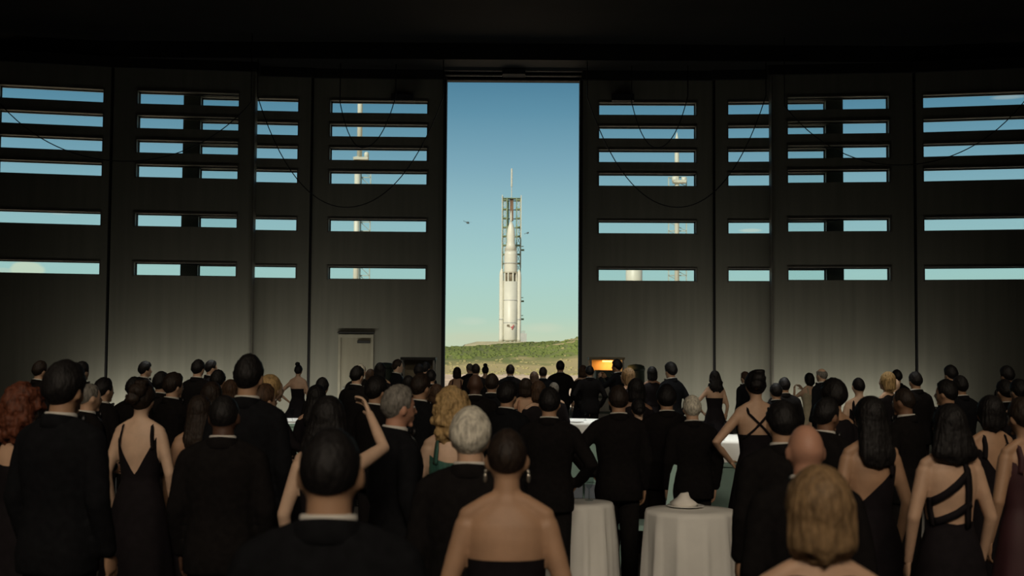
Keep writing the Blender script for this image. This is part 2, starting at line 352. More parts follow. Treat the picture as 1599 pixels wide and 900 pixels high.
# ------------------------------------------------------------------ outside
bm = bmesh.new(); bx(bm, (-2500, 31.6, -.6), (2500, 4000, -.02)); struct(mk('ground', bm, M_sand), 'pale sandy ground outside')
def dune():
    bm = bmesh.new(); nx, ny = 150, 46; V = {}
    X0, X1, Y0, Y1 = -75, 75, 108, 235
    prof = [(-75, 1.8), (-12, 2.3), (-8, 2.35), (-4, 2.65), (0, 2.85), (4, 2.95), (6, 3.3), (8.2, 3.9), (14, 4.6), (75, 4.2)]
    def ph(x):
        for (a, u), (b, v) in zip(prof, prof[1:]):
            if a <= x <= b: return u+(v-u)*(x-a)/(b-a)
        return 2
    def h(x, y):
        t = (y-114)/34; t = max(0, min(1, t)); t = t*t*(3-2*t); s = max(0, min(1, (235-y)/40))
        nn = noise.noise(Vector((x*.12, y*.12, 0)))*.35+noise.noise(Vector((x*.5, y*.4, 3)))*.14
        return (ph(x*150/max(y, 1) if y > 150 else x)*t + nn*t)*s - .03
    for i in range(nx+1):
        for j in range(ny+1):
            x = X0+(X1-X0)*i/nx; y = Y0+(Y1-Y0)*j/ny; V[i, j] = bm.verts.new((x, y, h(x, y)))
    for i in range(nx):
        for j in range(ny): bm.faces.new((V[i, j], V[i+1, j], V[i+1, j+1], V[i, j+1]))
    d = mk('dune', bm, M_dune, smooth=True); tag(d, 'low grassy dune beyond the open doorway', 'dune')
    t = M_dune.node_tree; b = t.nodes['Principled BSDF']; src = b.inputs['Base Color'].links[0].from_socket
    tcn = t.nodes.new('ShaderNodeTexCoord'); sp = t.nodes.new('ShaderNodeSeparateXYZ'); t.links.new(tcn.outputs['Object'], sp.inputs[0])
    n1 = t.nodes.new('ShaderNodeTexNoise'); n1.inputs['Scale'].default_value = .16; n1.inputs['Detail'].default_value = 6; t.links.new(tcn.outputs['Object'], n1.inputs[0])
    def mth(op, a, b_):
        n_ = t.nodes.new('ShaderNodeMath'); n_.operation = op; n_.use_clamp = op == 'MULTIPLY'
        for i_, v in enumerate((a, b_)):
            if isinstance(v, (int, float)): n_.inputs[i_].default_value = v
            else: t.links.new(v, n_.inputs[i_])
        return n_.outputs[0]
    nn = mth('MULTIPLY_ADD', n1.outputs[0], 30); n1m = nn.node; n1m.use_clamp = False; n1m.inputs[2].default_value = -15
    yy = mth('ADD', sp.outputs[1], nn); xx = mth('ADD', sp.outputs[0], nn)
    low = mth('MULTIPLY', mth('SUBTRACT', 131, yy), .2)
    crest = mth('MULTIPLY', mth('MULTIPLY', mth('SUBTRACT', yy, 141), .25), mth('MULTIPLY', mth('SUBTRACT', xx, 4), .3))
    fac = mth('MAXIMUM', low, crest); mx = t.nodes.new('ShaderNodeMix'); mx.data_type = 'RGBA'
    t.links.new(fac, mx.inputs['Factor']); t.links.new(src, mx.inputs['A']); mx.inputs['B'].default_value = (.46, .36, .16, 1); t.links.new(mx.outputs['Result'], b.inputs['Base Color'])
    rr = random.Random(3)
    for nm, m, cnt, lab in (('dune_shrubs', M_grass, 3600, 'green scrub growing over the dune'), ('dry_grass', M_grassy, 700, 'straw yellow grass tufts on the dune')):
        bm = bmesh.new()
        for _ in range(cnt):
            y = 131+rr.random()**.9*38; x = rr.uniform(-14, 14)*y/150*1.15
            if m is M_grass and x > 5 and y > 142 and rr.random() < .85: continue
            if m is M_grassy and rr.random() < .85: y = 110+rr.random()*20
            s_ = rr.uniform(.2, .5)*(1 if m is M_grass else .7); z = h(x, y)
            base = [Vector((x+s_*math.cos(a)*rr.uniform(.7, 1.1), y+s_*math.sin(a), z-.08)) for a in (0, 1.26, 2.5, 3.77, 5)]
            mid = [Vector((p.x*.55+x*.45+rr.uniform(-.1, .1), p.y*.55+y*.45, z+s_*.30*rr.uniform(.6, 1.2))) for p in base]
            loft(bm, [base, mid], True)
        o = mk(nm, bm, m, smooth=False); o['kind'] = 'stuff'; o['label'] = lab; o['category'] = 'grass'
dune()
# rocket on its pad
RY = 600.0; K = RY/F
def rx(px): return at(px, 500, RY).x
def rz(py, px=797): return at(px, py, RY).z
zb = rz(534); cx = rx(797)
pad = bmesh.new(); lathe(pad, [(30, 0), (22, zb*.8), (16, zb), (.1, zb+.01)], 28, cx, RY+2); tag(mk('launch_mound', pad, mat('mound_sand', (.42, .37, .22), .95, .1, .15), smooth=False), 'pale sandy mound under the tall white rocket', 'mound')
rk = empty('rocket', (cx, RY, zb)); tag(rk, 'tall white rocket with side boosters standing in its tower, framed by the doorway', 'rocket')
Z = lambda py: rz(py)-zb
bm = bmesh.new(); lathe(bm, [(3.1, Z(533)), (3.35, Z(530)), (3.35, Z(440))], 32); mk('first_stage', bm, M_rk, rk, True)
bm = bmesh.new(); lathe(bm, [(2.5, Z(441)), (2.5, Z(426))], 24); ist = mk('interstage', bm, M_rkd, rk, True)
for a in range(8):
    t = 2*PI*(a+.5)/8; bm = bmesh.new(); limb(bm, [(2.95*math.cos(t), 2.95*math.sin(t), Z(440)), (2.95*math.cos(t), 2.95*math.sin(t), Z(426))], [.42, .42], 6, ends=False); mk('strut', bm, M_rk, ist)
bm = bmesh.new(); lathe(bm, [(3.15, Z(427)), (3.2, Z(424)), (3.1, Z(398)), (2.95, Z(392))], 32); mk('second_stage', bm, M_rk, rk, True)
bm = bmesh.new(); lathe(bm, [(3.0, Z(393)), (2.2, Z(383)), (1.95, Z(378)), (2.0, Z(368)), (1.75, Z(358)), (1.2, Z(352)), (.65, Z(347))], 28); mk('nose_cone', bm, M_rk, rk, True)
bm = bmesh.new(); lathe(bm, [(.6, Z(348)), (.42, Z(343)), (.4, Z(334)), (.08, Z(329))], 14); mk('escape_tower', bm, M_rk, rk, True)
for py in (505, 470, 412):
    bm = bmesh.new(); lathe(bm, [(3.4, Z(py)), (3.4, Z(py-1.2))], 32); mk('ring_band', bm, M_rkg, rk, True)
for sx, px, top in ((-1, 782.8, 419), (1, 810.2, 421)):
    x = (px-797)*K; bm = bmesh.new(); lathe(bm, [(1.35, Z(534)), (1.05, Z(529)), (1.08, Z(top+12)), (.9, Z(top+6)), (.35, Z(top+1)), (.08, Z(top))], 20, x, 0); b = mk('booster', bm, M_rk, rk, True)
    bm = bmesh.new(); lathe(bm, [(1.12, Z(500)), (1.12, Z(498))], 20, x, 0); mk('band', bm, M_rkg, b, True)
    for zz in (440, 515): box('attach_strut', (min(x, x-sx*1.6), -.25, Z(zz)), (max(x, x-sx*1.6), .25, Z(zz)+.5), M_rkg, b)
bm = bmesh.new()   # dark and red emblem on the first stage
def onstage(x): return -math.sqrt(max(.1, 3.42**2-x*x))
for (ex, ez, ew, eh) in ((-1.0, 510.6, 1.3, 1.0), (-.5, 511.6, .7, .6)):
    bx(bm, (ex-ew/2, onstage(ex)-.05, Z(ez)), (ex+ew/2, onstage(ex)+.25, Z(ez)+eh))
mk('emblem', bm, M_rkd, rk)
bm = bmesh.new()
bx(bm, (-.22, -.1, -1.0), (.22, .15, 1.3), Matrix.Translation((1.15, onstage(1)-.1, Z(511.8))) @ Matrix.Rotation(.35, 4, 'Y'))
bx(bm, (-.7, -.1, -.2), (.3, .15, .2), Matrix.Translation((.8, onstage(.8)-.1, Z(511.2))) @ Matrix.Rotation(-.2, 4, 'Y')); mk('emblem', bm, M_rkr, rk)
for a in range(4):
    bm = bmesh.new(); t = PI/4+a*PI/2; lathe(bm, [(1.1, -.9), (.6, .3)], 12, 1.6*math.cos(t), 1.6*math.sin(t)); mk('engine_bell', bm, M_rkg, rk, True)
# gantry behind the rocket
TY = RY+11; tw = empty('launch_tower', (at(797.5, 500, TY).x, TY, 0)); tag(tw, 'green-grey lattice tower behind the white rocket with a pale mast on top', 'tower')
def tx(px): return (px-797.5)*TY/F
def tz(py): return at(797, py, TY).z
for px in (784, 790.5, 805.5, 812):
    for y in (-2.5, 2.5): box('column', (tx(px)-.24, y-.24, 0), (tx(px)+.24, y+.24, tz(308 if px in (784, 812) else 311)), M_tow, tw)
for px in (783, 812.5): box('pale_column', (tx(px)-.2, -3.2, tz(420)), (tx(px)+.2, -2.9, tz(306)), M_tww, tw)
for k, py in enumerate([313+14.1*i for i in range(15)]):
    for a, b in ((784, 791), (805, 812)):
        pl = box('platform', (tx(a)-.3, -2.7, tz(py)-.3), (tx(b)+.3, 2.7, tz(py)+.3), M_tow, tw)
    box('cross_beam', (tx(791), 2.2, tz(py)-.2), (tx(805), 2.7, tz(py)+.2), M_tow, tw)
    if k < 8:
        for (a, b) in ((784, 790.5), (805.5, 812)):
            bm = bmesh.new()
            for p, q in (((tx(a), -2.5, tz(py)), (tx(b), -2.5, tz(py+14))), ((tx(b), -2.5, tz(py)), (tx(a), -2.5, tz(py+14)))): limb(bm, [p, q], [.11, .11], 4, ends=False)
            mk('brace', bm, M_tww, tw)
box('lift_shaft', (tx(795), -1.5, tz(345)), (tx(800.5), 1.5, tz(312)), M_twb, tw)
box('lift_shaft', (tx(791), -1.2, tz(356)), (tx(793.5), 1.5, tz(313)), M_tow, tw)
box('roof_deck', (tx(784), -2.6, tz(311)), (tx(812), 2.6, tz(310)), M_tow, tw)
bm = bmesh.new(); limb(bm, [(0, 0, tz(311)), (0, 0, tz(290))], [.2, .2], 8); limb(bm, [(0, 0, tz(291)), (0, 0, tz(264))], [.42, .38], 8); mk('mast', bm, M_tww, tw)
for py in (391, 471, 499):
    box('service_arm', (tx(812), -1, tz(py)-.3), (tx(818), .2, tz(py)+.5), M_tow, tw); box('service_arm', (tx(812), -1, tz(py-6)-.15), (tx(817), .2, tz(py-6)+.15), M_tow, tw)
r = empty('service_building', (rx(818), RY-6, zb-1)); tag(r, 'small grey building at the foot of the white rocket', 'building')
box('wall', (-1.5, -1.5, 0), (1.3, 1.5, 5), M_rkg, r); box('roof', (-1.2, -1.2, 5), (.6, 1.2, 6.2), M_far, r); box('annex', (-9, -1, 0), (-2.2, 1, .9), M_tww, r)
# other gantries seen through the slots
def far_tower(px, Yd, parts, lattice, label, name='launch_gantry'):
    r = empty(name, (at(px, 500, Yd).x, Yd, 0)); tag(r, label, 'tower')
    q = Yd/F
    zz = lambda py: at(px, py, Yd).z
    for (pn, dx, rad, y0, y1, m, tip) in parts:
        bm = bmesh.new(); pr = [(rad*q, zz(y0)), (rad*q, zz(y1))]
        if tip: pr.append((rad*q*.15, zz(y1-tip)))
        lathe(bm, pr, 18, dx*q, 0); mk(pn, bm, m, r, True)
    if lattice:
        a, b, y0, y1, st = lattice
        for x in (a, b): box('column', (x*q-.25, 2, 0), (x*q+.25, 2.5, zz(y0)), M_far, r)
        py = y0
        while py < 540:
            box('cross_beam', (a*q, 2, zz(py)-.2), (b*q, 2.5, zz(py)+.2), M_far, r)
            bm = bmesh.new(); limb(bm, [(a*q, 2.2, zz(py)), (b*q, 2.2, zz(min(py+st, 545)))], [.15, .15], 4, ends=False); mk('brace', bm, M_far, r); py += st
    return r
ft = far_tower(557, 520, [('mast', 1, 4.0, 245, 130, M_rk, 6), ('shaft', -2, 4.5, 545, 245, M_rk, 0)], (3, 18, 262, 540, 14), 'pale mast and lattice gantry seen through the slots left of the doorway')
q = 520/F
box('work_deck', (-8*q, -2, at(557, 250, 520).z), (15*q, 2, at(557, 246, 520).z), M_tww, ft); bm = bmesh.new(); lathe(bm, [(1, at(557, 247, 520).z), (1, at(557, 239, 520).z), (.3, at(557, 237, 520).z)], 12, 12*q, 0); mk('pod', bm, M_rk, ft, True)
ft = far_tower(1059, 520, [('rocket_body', -2, 3.6, 545, 222, M_rk, 15)], (-14, 14, 276, 540, 14), 'slim pale rocket and lattice tower seen through the slots right of the doorway', 'distant_rocket')
box('work_deck', (-8*q, -2, at(1059, 286, 520).z), (12*q, 2, at(1059, 282, 520).z), M_tww, ft); bm = bmesh.new(); lathe(bm, [(1, at(1059, 284, 520).z), (1.1, at(1059, 277, 520).z)], 12, 9*q, 0); lathe(bm, [(1.3, at(1059, 284, 520).z), (1.2, at(1059, 276, 520).z)], 12, -5*q, 0); mk('pod', bm, M_rk, ft, True)
tk = empty('water_tank', (at(990, 500, 480).x, 480, 0)); tag(tk, 'pale round storage tank on legs behind the lowest slot right of the doorway', 'tank')
q = 480/F; bm = bmesh.new(); zt = at(990, 421, 480).z; lathe(bm, [(2, zt-10), (13*q, zt-7), (13*q, zt), (8*q, zt+1.3), (.5, zt+1.8)], 28); mk('vessel', bm, M_rk, tk, True)
for a in range(4):
    bm = bmesh.new(); limb(bm, [(2.6*math.cos(a*PI/2+.6), 2.6*math.sin(a*PI/2+.6), 0), (2.3*math.cos(a*PI/2+.6), 2.3*math.sin(a*PI/2+.6), zt-8)], [.3, .3], 6, ends=False); mk('leg', bm, M_tww, tk)
def heli(px, py, Yd, tilt, flip, k, label):
    r = empty('helicopter', at(px, py, Yd)); r.rotation_euler = (0, tilt, 0); r.scale = (flip*k, k, k); tag(r, label, 'helicopter', 'helicopters circling the rocket')
    bm = bmesh.new(); ellipsoid(bm, (0, 0, 0), (2.6, 1.1, 1.2), 14); mk('fuselage', bm, M_heli, r, True)
    bm = bmesh.new(); limb(bm, [(-1.5, 0, .35), (-6.2, 0, .7)], [.5, .18], 8); mk('tail_boom', bm, M_heli, r, True)
    box('tail_fin', (-6.6, -.08, .3), (-5.9, .08, 1.9), M_heli, r); box('mast', (-.15, -.15, 1), (.15, .15, 1.65), M_heli, r)
    for a in (0.25, 0.25+PI/2): box('rotor_blade', (-5.4, -.16, 1.6), (5.4, .16, 1.68), M_blade, r, Matrix.Rotation(a, 4, 'Z'))
    for y in (-1, 1): bm = bmesh.new(); limb(bm, [(-1.6, y, -1.5), (1.9, y, -1.5)], [.09, .09], 6); mk('skid', bm, M_heli, r)
heli(730.5, 348, 1500, .22, 1, .82, 'dark helicopter flying left of the white rocket')
heli(824, 364, 1700, -.42, 1, .72, 'smaller dark helicopter flying right of the white rocket')

# ------------------------------------------------------------------ people: bodies
# all figures are modelled 1.75 m tall facing +Y and scaled to the height the photo shows
POSES = {  # (left elbow, left wrist, right elbow, right wrist); x is mirrored for the left
 'down':   ((.245, -.03, 1.13), (.235, .06, .88), (.245, -.03, 1.13), (.235, .06, .88)),
 'akimbo': ((.40, -.10, 1.17), (.215, .03, 1.0), (.40, -.10, 1.17), (.215, .03, 1.0)),
 'left_hip': ((.40, -.08, 1.17), (.215, .04, 1.0), (.245, -.03, 1.13), (.235, .06, .88)),
 'right_hip': ((.245, -.03, 1.13), (.235, .06, .88), (.35, -.11, 1.16), (.215, .04, 1.0)),
 'clasp':  ((.27, .0, 1.14), (.07, .21, 1.06), (.27, .0, 1.14), (.07, .21, 1.06)),
 'arms_up': ((.26, .17, 1.24), (.12, .30, 1.42), (.26, .17, 1.24), (.12, .30, 1.42)),
 'photo':  ((.245, -.03, 1.13), (.235, .06, .88), (.275, .20, 1.475), (.15, .36, 1.65)),
 'reach':  ((.245, .0, 1.13), (.16, .20, 1.02), (.25, .10, 1.16), (.33, .32, 1.04)),
 'pocket': ((.33, -.12, 1.15), (.22, .02, .93), (.31, -.11, 1.14), (.22, .02, .93)),
}
TM = [(.80, .155, .11, 0), (.88, .175, .12, -.005), (.97, .165, .115, 0), (1.08, .148, .10, .005), (1.20, .162, .112, .005), (1.31, .178, .12, 0), (1.38, .178, .108, -.005), (1.43, .16, .085, -.01), (1.465, .115, .07, -.012), (1.49, .07, .062, -.01)]
TW = [(.80, .165, .115, -.005), (.88, .182, .125, -.012), (.97, .162, .11, -.005), (1.08, .125, .085, .005), (1.18, .135, .095, .008), (1.27, .150, .12, .018), (1.34, .155, .10, .002), (1.39, .150, .082, -.008), (1.43, .125, .065, -.012), (1.462, .085, .055, -.012), (1.49, .054, .053, -.01)]
def interp(T_, z):
    if z <= T_[0][0]: return T_[0][1:]
    for a, b in zip(T_, T_[1:]):
        if z <= b[0]:
            t = (z-a[0])/(b[0]-a[0]); return tuple(a[i]+(b[i]-a[i])*t for i in (1, 2, 3))
    return T_[-1][1:]
SHM, SHW = (.175, -.005, 1.405), (.150, -.008, 1.39)
def arm_pts(sex, pose, side):
    sh = SHM if sex == 'm' else SHW; p = POSES[pose]; e, w = (p[0], p[1]) if side < 0 else (p[2], p[3])
    k = 1 if sex == 'm' else .93
    return [Vector((side*sh[0], sh[1], sh[2])), Vector((side*e[0]*k, e[1], e[2])), Vector((side*w[0]*k, w[1], w[2]))]
def add_hand(bm, el, wr, side, k=1):
    d = (wr-el).normalized(); inw = Vector((-side, 0, 0)); n = (inw-d*inw.dot(d))
    n = n.normalized() if n.length > .2 else Vector((0, 1, 0)).cross(d).normalized()   # palm normal
    s = d.cross(n).normalized()
    if s.y < -.3 or (abs(s.y) <= .3 and s.z < 0): s = -s                                # thumb side forward/up
    def pt(a, b, c): return wr+(d*a+s*b+n*c)*k
    rings = []
    for a, w_, t_ in ((-.015, .024, .019), (.015, .028, .017), (.05, .039, .015), (.085, .041, .013), (.098, .036, .009)):
        rings.append([pt(a, w_*math.cos(2*PI*i/10), t_*math.sin(2*PI*i/10)) for i in range(10)])
    loft(bm, rings)
    for j, (b, ln) in enumerate(((.030, .070), (.010, .078), (-.010, .073), (-.029, .058))):
        limb(bm, [pt(.088, b, 0), pt(.09+ln*.42, b*1.08, .008), pt(.09+ln*.75, b*1.1, .026), pt(.09+ln*.95, b*1.1, .042)], [.0092*k, .0086*k, .008*k, .007*k], 6)
    limb(bm, [pt(.025, .026, .004), pt(.055, .050, .014), pt(.083, .060, .022)], [.012*k, .0105*k, .009*k], 6)
BC = {}
def body_mesh(sex, pose, tier):
    key = (sex, pose, tier)
    if key in BC: return BC[key]
    bm = bmesh.new(); T_ = TM if sex == 'm' else TW
    loft(bm, [ell(z, hw, hd, 0, cy, 28) for z, hw, hd, cy in T_])
    nr = .060 if sex == 'm' else .050
    limb(bm, [(0, -.012, 1.43), (0, -.008, 1.50), (0, .0, 1.60)], [nr*1.15, nr, nr*.95], 16)
    for sx in (-1, 1):    # trapezius
        limb(bm, [(0, -.02, 1.50), (sx*.07, -.018, 1.475), (sx*.15, -.012, 1.425)], [.035, .04 if sex == 'm' else .032, .045 if sex == 'm' else .034], 10)
    # head
    H = []; c = Vector((0, .012, 1.632)); a_, b_, c_ = (.077, .096, .114) if sex == 'm' else (.073, .092, .110)
    nA, nE = 28, 18
    for j in range(1, nE):
        e = -PI/2+PI*j/nE; r = []
        for i in range(nA):
            az = 2*PI*i/nA; x, y, z = math.sin(az)*math.cos(e), math.cos(az)*math.cos(e), math.sin(e)
            k = max(0, -z); X = a_*x*(1-.24*k**1.4); Y = b_*y*((1-.38*k) if y < 0 else (1+.02*k)); Zz = c_*z
            if y > 0 and -.25 < z < .2: Y -= .006*math.exp(-((abs(x)-.38)/.16)**2)     # eye sockets
            r.append(c+Vector((X, Y, Zz)))
        H.append(r)
    loft(bm, H)
    for sx in (-1, 1):
        ellipsoid(bm, c+Vector((sx*(a_+.002), -.004, -.012)), (.010, .020, .031), 10, rz=-sx*.45)
        ellipsoid(bm, c+Vector((sx*.03, .074, .028)), (.02, .014, .008), 8)
        ellipsoid(bm, c+Vector((sx*.038, .060, -.035)), (.02, .02, .022), 8)
    limb(bm, [c+Vector((0, .088, .018)), c+Vector((0, .103, -.018)), c+Vector((0, .108, -.028))], [.008, .011, .012], 8)
    ellipsoid(bm, c+Vector((0, .087, -.058)), (.024, .012, .007), 8); ellipsoid(bm, c+Vector((0, .085, -.069)), (.02, .011, .007), 8)
    ellipsoid(bm, c+Vector((0, .074, -.098)), (.022, .018, .016), 8)
    ra = (.052, .047, .042, .036, .026) if sex == 'm' else (.045, .042, .037, .032, .023)
    for sx in (-1, 1):
        S0, E0, W0 = arm_pts(sex, pose, sx)
        limb(bm, [S0, S0.lerp(E0, .45), E0, E0.lerp(W0, .35), W0], ra, 14)
        leg = [(sx*.088, 0, .86), (sx*.092, .0, .66), (sx*.092, .012, .50), (sx*.094, -.012, .34), (sx*.095, -.02, .10)]
        limb(bm, leg, [.088, .072, .055, .055, .037] if sex == 'm' else [.09, .07, .052, .05, .032], 14)
        limb(bm, [(sx*.097, -.04, .05), (sx*.1, .05, .045), (sx*.105, .15, .03)], [.034, .034, .026], 10)
    me = remesh(bm, {0: .0095, 1: .0145, 2: .024}[tier], 3 if tier < 2 else 2, .5 if tier < 2 else .35)
    b2 = bmesh.new(); b2.from_mesh(me); bpy.data.meshes.remove(me)
    for sx in (-1, 1):
        S0, E0, W0 = arm_pts(sex, pose, sx); add_hand(b2, E0, W0, sx, 1 if sex == 'm' else .88)
    nf = len(b2.faces)
    for sx in (-1, 1): ellipsoid(b2, c+Vector((sx*.030, .0795, .005)), (.012, .009, .009), 8)
    b2.faces.ensure_lookup_table()
    for f_ in b2.faces[nf:]: f_.material_index = 1
    me = bpy.data.meshes.new('body'); b2.to_mesh(me); b2.free(); me.shade_smooth()
    me.materials.append(None); me.materials.append(M_eye); BC[key] = me; return me
JT = [(.79, .20, .145, -.01), (.88, .205, .152, -.01), (.98, .19, .14, -.005), (1.09, .175, .125, 0), (1.20, .19, .132, 0), (1.31, .205, .14, -.003), (1.38, .205, .128, -.008), (1.43, .185, .105, -.012), (1.465, .135, .088, -.014), (1.49, .092, .078, -.012), (1.503, .078, .072, -.01)]
JC = {}
def jacket_mesh(pose, tier):
    k = ('j', pose, min(tier, 1) if tier < 2 else 2)
    if k in JC: return JC[k]
    bm = bmesh.new(); loft(bm, [ell(z, hw, hd, 0, cy, 28, 2.4) for z, hw, hd, cy in JT])
    for sx in (-1, 1):
        S0, E0, W0 = arm_pts('m', pose, sx); S0 = S0+Vector((sx*.012, 0, -.003))
        limb(bm, [S0, S0.lerp(E0, .4), E0, E0.lerp(W0, .5), E0.lerp(W0, .93)], [.066, .064, .056, .05, .043], 14)
        limb(bm, [(sx*.05, -.015, 1.475), (sx*.12, -.01, 1.45), S0+Vector((0, 0, .012))], [.05, .052, .056], 10)
    me = remesh(bm, .0145 if tier < 2 else .024, 3, .45); b2 = bmesh.new(); b2.from_mesh(me); bpy.data.meshes.remove(me)
    # soft creases so the cloth is not glassy smooth
    for v in b2.verts:
        n = noise.noise(v.co*7)*.5+noise.noise(Vector((v.co.x*14, v.co.y*14, v.co.z*26)))*.5; v.co += Vector((v.co.x, v.co.y+.001, 0)).normalized()*n*.006
    me = bpy.data.meshes.new('jacket'); b2.to_mesh(me); b2.free(); me.shade_smooth(); JC[k] = me; return me
def cached(k, fn):
    if k not in JC:
        bm = bmesh.new(); fn(bm); bmesh.ops.recalc_face_normals(bm, faces=bm.faces); me = bpy.data.meshes.new(k if isinstance(k, str) else k[0]); bm.to_mesh(me); bm.free(); me.shade_smooth(); JC[k] = me
    return JC[k]
def f_trousers(bm):
    loft(bm, [ell(z, hw, hd, 0, -.005, 20) for z, hw, hd in ((.78, .17, .12), (.88, .185, .13), (.98, .172, .122))])
    for sx in (-1, 1): limb(bm, [(sx*.092, 0, .86), (sx*.095, 0, .5), (sx*.1, -.01, .08)], [.095, .078, .068], 12, ends=False)
def f_shoes(bm):
    for sx in (-1, 1):
        limb(bm, [(sx*.1, -.055, .045), (sx*.103, .03, .05), (sx*.107, .15, .036)], [.043, .045, .036], 10); bx(bm, (sx*.1-.035, -.09, 0), (sx*.1+.035, -.02, .03))
def f_collar(bm):   # folded shirt collar, open at the throat
    rings = []
    for i in range(29):
        a = PI+(i-14)/14*(PI*.93); dz = -.022*(abs(i-14)/14)**2; sn, cs = math.sin(a), math.cos(a)
        rings.append([Vector((sn*r, -.010+cs*r, z+dz)) for r, z in ((.066, 1.47), (.065, 1.536), (.068, 1.539), (.073, 1.535), (.078, 1.47))])
    loft(bm, rings)
def f_jcollar(bm):
    rings = []
    for i in range(29):
        a = PI+(i-14)/14*(PI*.82); dz = -.035*(abs(i-14)/14)**1.5; sn, cs = math.sin(a), math.cos(a)
        rings.append([Vector((sn*r*1.04, -.011+cs*r, z+dz)) for r, z in ((.074, 1.48), (.0755, 1.529), (.080, 1.532), (.086, 1.522), (.093, 1.492), (.096, 1.470), (.085, 1.462))])
    loft(bm, rings)
def jfront(x, z, o=.006):
    hw, hd, cy = interp(JT, z); u = min(.98, abs(x)/hw); return Vector((x, cy+(hd)*(1-u**2.4)**(1/2.4)+o, z))
def f_shirtfront(bm):
    rings = []
    for i in range(10):
        t = i/9; z = 1.49-.36*t; w = .062*(1-t)+.004
        rings.append([jfront(w*k, z, .007) for k in (-1, -.5, 0, .5, 1)])
    R = [[bm.verts.new(p) for p in r] for r in rings]
    for a, b in zip(R, R[1:]):
        for i in range(4): bm.faces.new((a[i], a[i+1], b[i+1], b[i]))
def f_lapels(bm):
    for sx in (-1, 1): ribbon(bm, [jfront(sx*(.068*(1-t)+.012), 1.485-.36*t, .009) for t in [i/8 for i in range(9)]], .045, flat=(sx*.2, 1, 0), th=.003)
def f_bow(bm):
    for sx in (-1, 1): loft(bm, [[Vector((sx*x, .072+.02, 1.493+s*h)) + Vector((0, d, 0)) for s, d in ((-1, -.006), (1, -.006), (1, .008), (-1, .008))] for x, h in ((.004, .009), (.03, .02), (.052, .022))])
    bx(bm, (-.01, .085, 1.484), (.01, .103, 1.503))
# ---- hair
def headp(az, el, th, sex='m', tw=0):
    a_, b_, c_ = (.077, .096, .114) if sex == 'm' else (.073, .092, .110)
    x, y, z = math.sin(az)*math.cos(el), math.cos(az)*math.cos(el), math.sin(el); k = max(0, -z)
    return Vector(((a_+th)*x*(1-.24*k**1.4), .012+(b_+th)*y*((1-.30*k) if y < 0 else 1), 1.632+(c_+th)*z))
def hairshell(bm, th, front, side, back, sex, nz=.004, sc=40, top=0.0, seed=0, n=32, rows=14, hole=0):
    R = []
    for j in range(rows+1):
        r = []
        for i in range(n):
            az = 2*PI*i/n; c = math.cos(az)
            if c > 0: lo = side+(front-side)*min(1, max(0, (c-.35)/.35))
            else: lo = side+(back-side)*(-c)**.7
            hi = PI/2 if not hole else hole
            el = hi+(lo-hi)*j/rows; t = th*min(1, (rows-j)/rows*4+.12)
            if hole: t = th*min(1, (rows-j)/rows*3+.1, j/rows*4+.1)
            p = headp(az, el, t+top*max(0, math.sin(el))**2, sex); nn = noise.noise(p*sc+Vector((seed, 0, 0)))
            p += (p-Vector((0, .012, 1.632))).normalized()*nn*nz*(1 if j < rows else 0)
            r.append(p)
        R.append(r)
    V = [[bm.verts.new(p) for p in r] for r in R]
    for a, b in zip(V, V[1:]):
        for i in range(n): bm.faces.new((a[i], a[(i+1) % n], b[(i+1) % n], b[i]))
    if hole: pass
def lump(bm, c, r, nz=.008, sc=30, seed=0, n=20):
    c = Vector(c); rings = []
    for j in range(1, n//2+2):
        e = -PI/2+PI*j/(n//2+2); ring = []
        for i in range(n):
            d = Vector((math.cos(e)*math.sin(2*PI*i/n), math.cos(e)*math.cos(2*PI*i/n), math.sin(e)))
            p = c+Vector((r[0]*d.x, r[1]*d.y, r[2]*d.z)); p += d*noise.noise(p*sc+Vector((seed, 3, 1)))*nz; ring.append(p)
        rings.append(ring)
    loft(bm, rings)
def curtain(bm, zt, zb_, wt, wb, dt, db, yt, yb, nz=.006, sc=22, seed=0, xo=0):
    rings = []; m = 14
    for j in range(m+1):
        t = j/m; z = zt+(zb_-zt)*t; w = wt+(wb-wt)*min(1, t*1.5); d = dt+(db-dt)*t; y = yt+(yb-yt)*t
        if j == m: w *= .72; d *= .6
        ring = []
        for p in ell(z, w, d, xo*t, y, 24, 2.4):
            a = math.atan2(p.x, p.y); p += Vector((math.sin(a), math.cos(a), 0))*(noise.noise(Vector((a*3.2, z*5, seed)))*nz+noise.noise(Vector((a*9, z*3, seed+5)))*nz*.5); ring.append(p)
        rings.append(ring)
    loft(bm, rings)
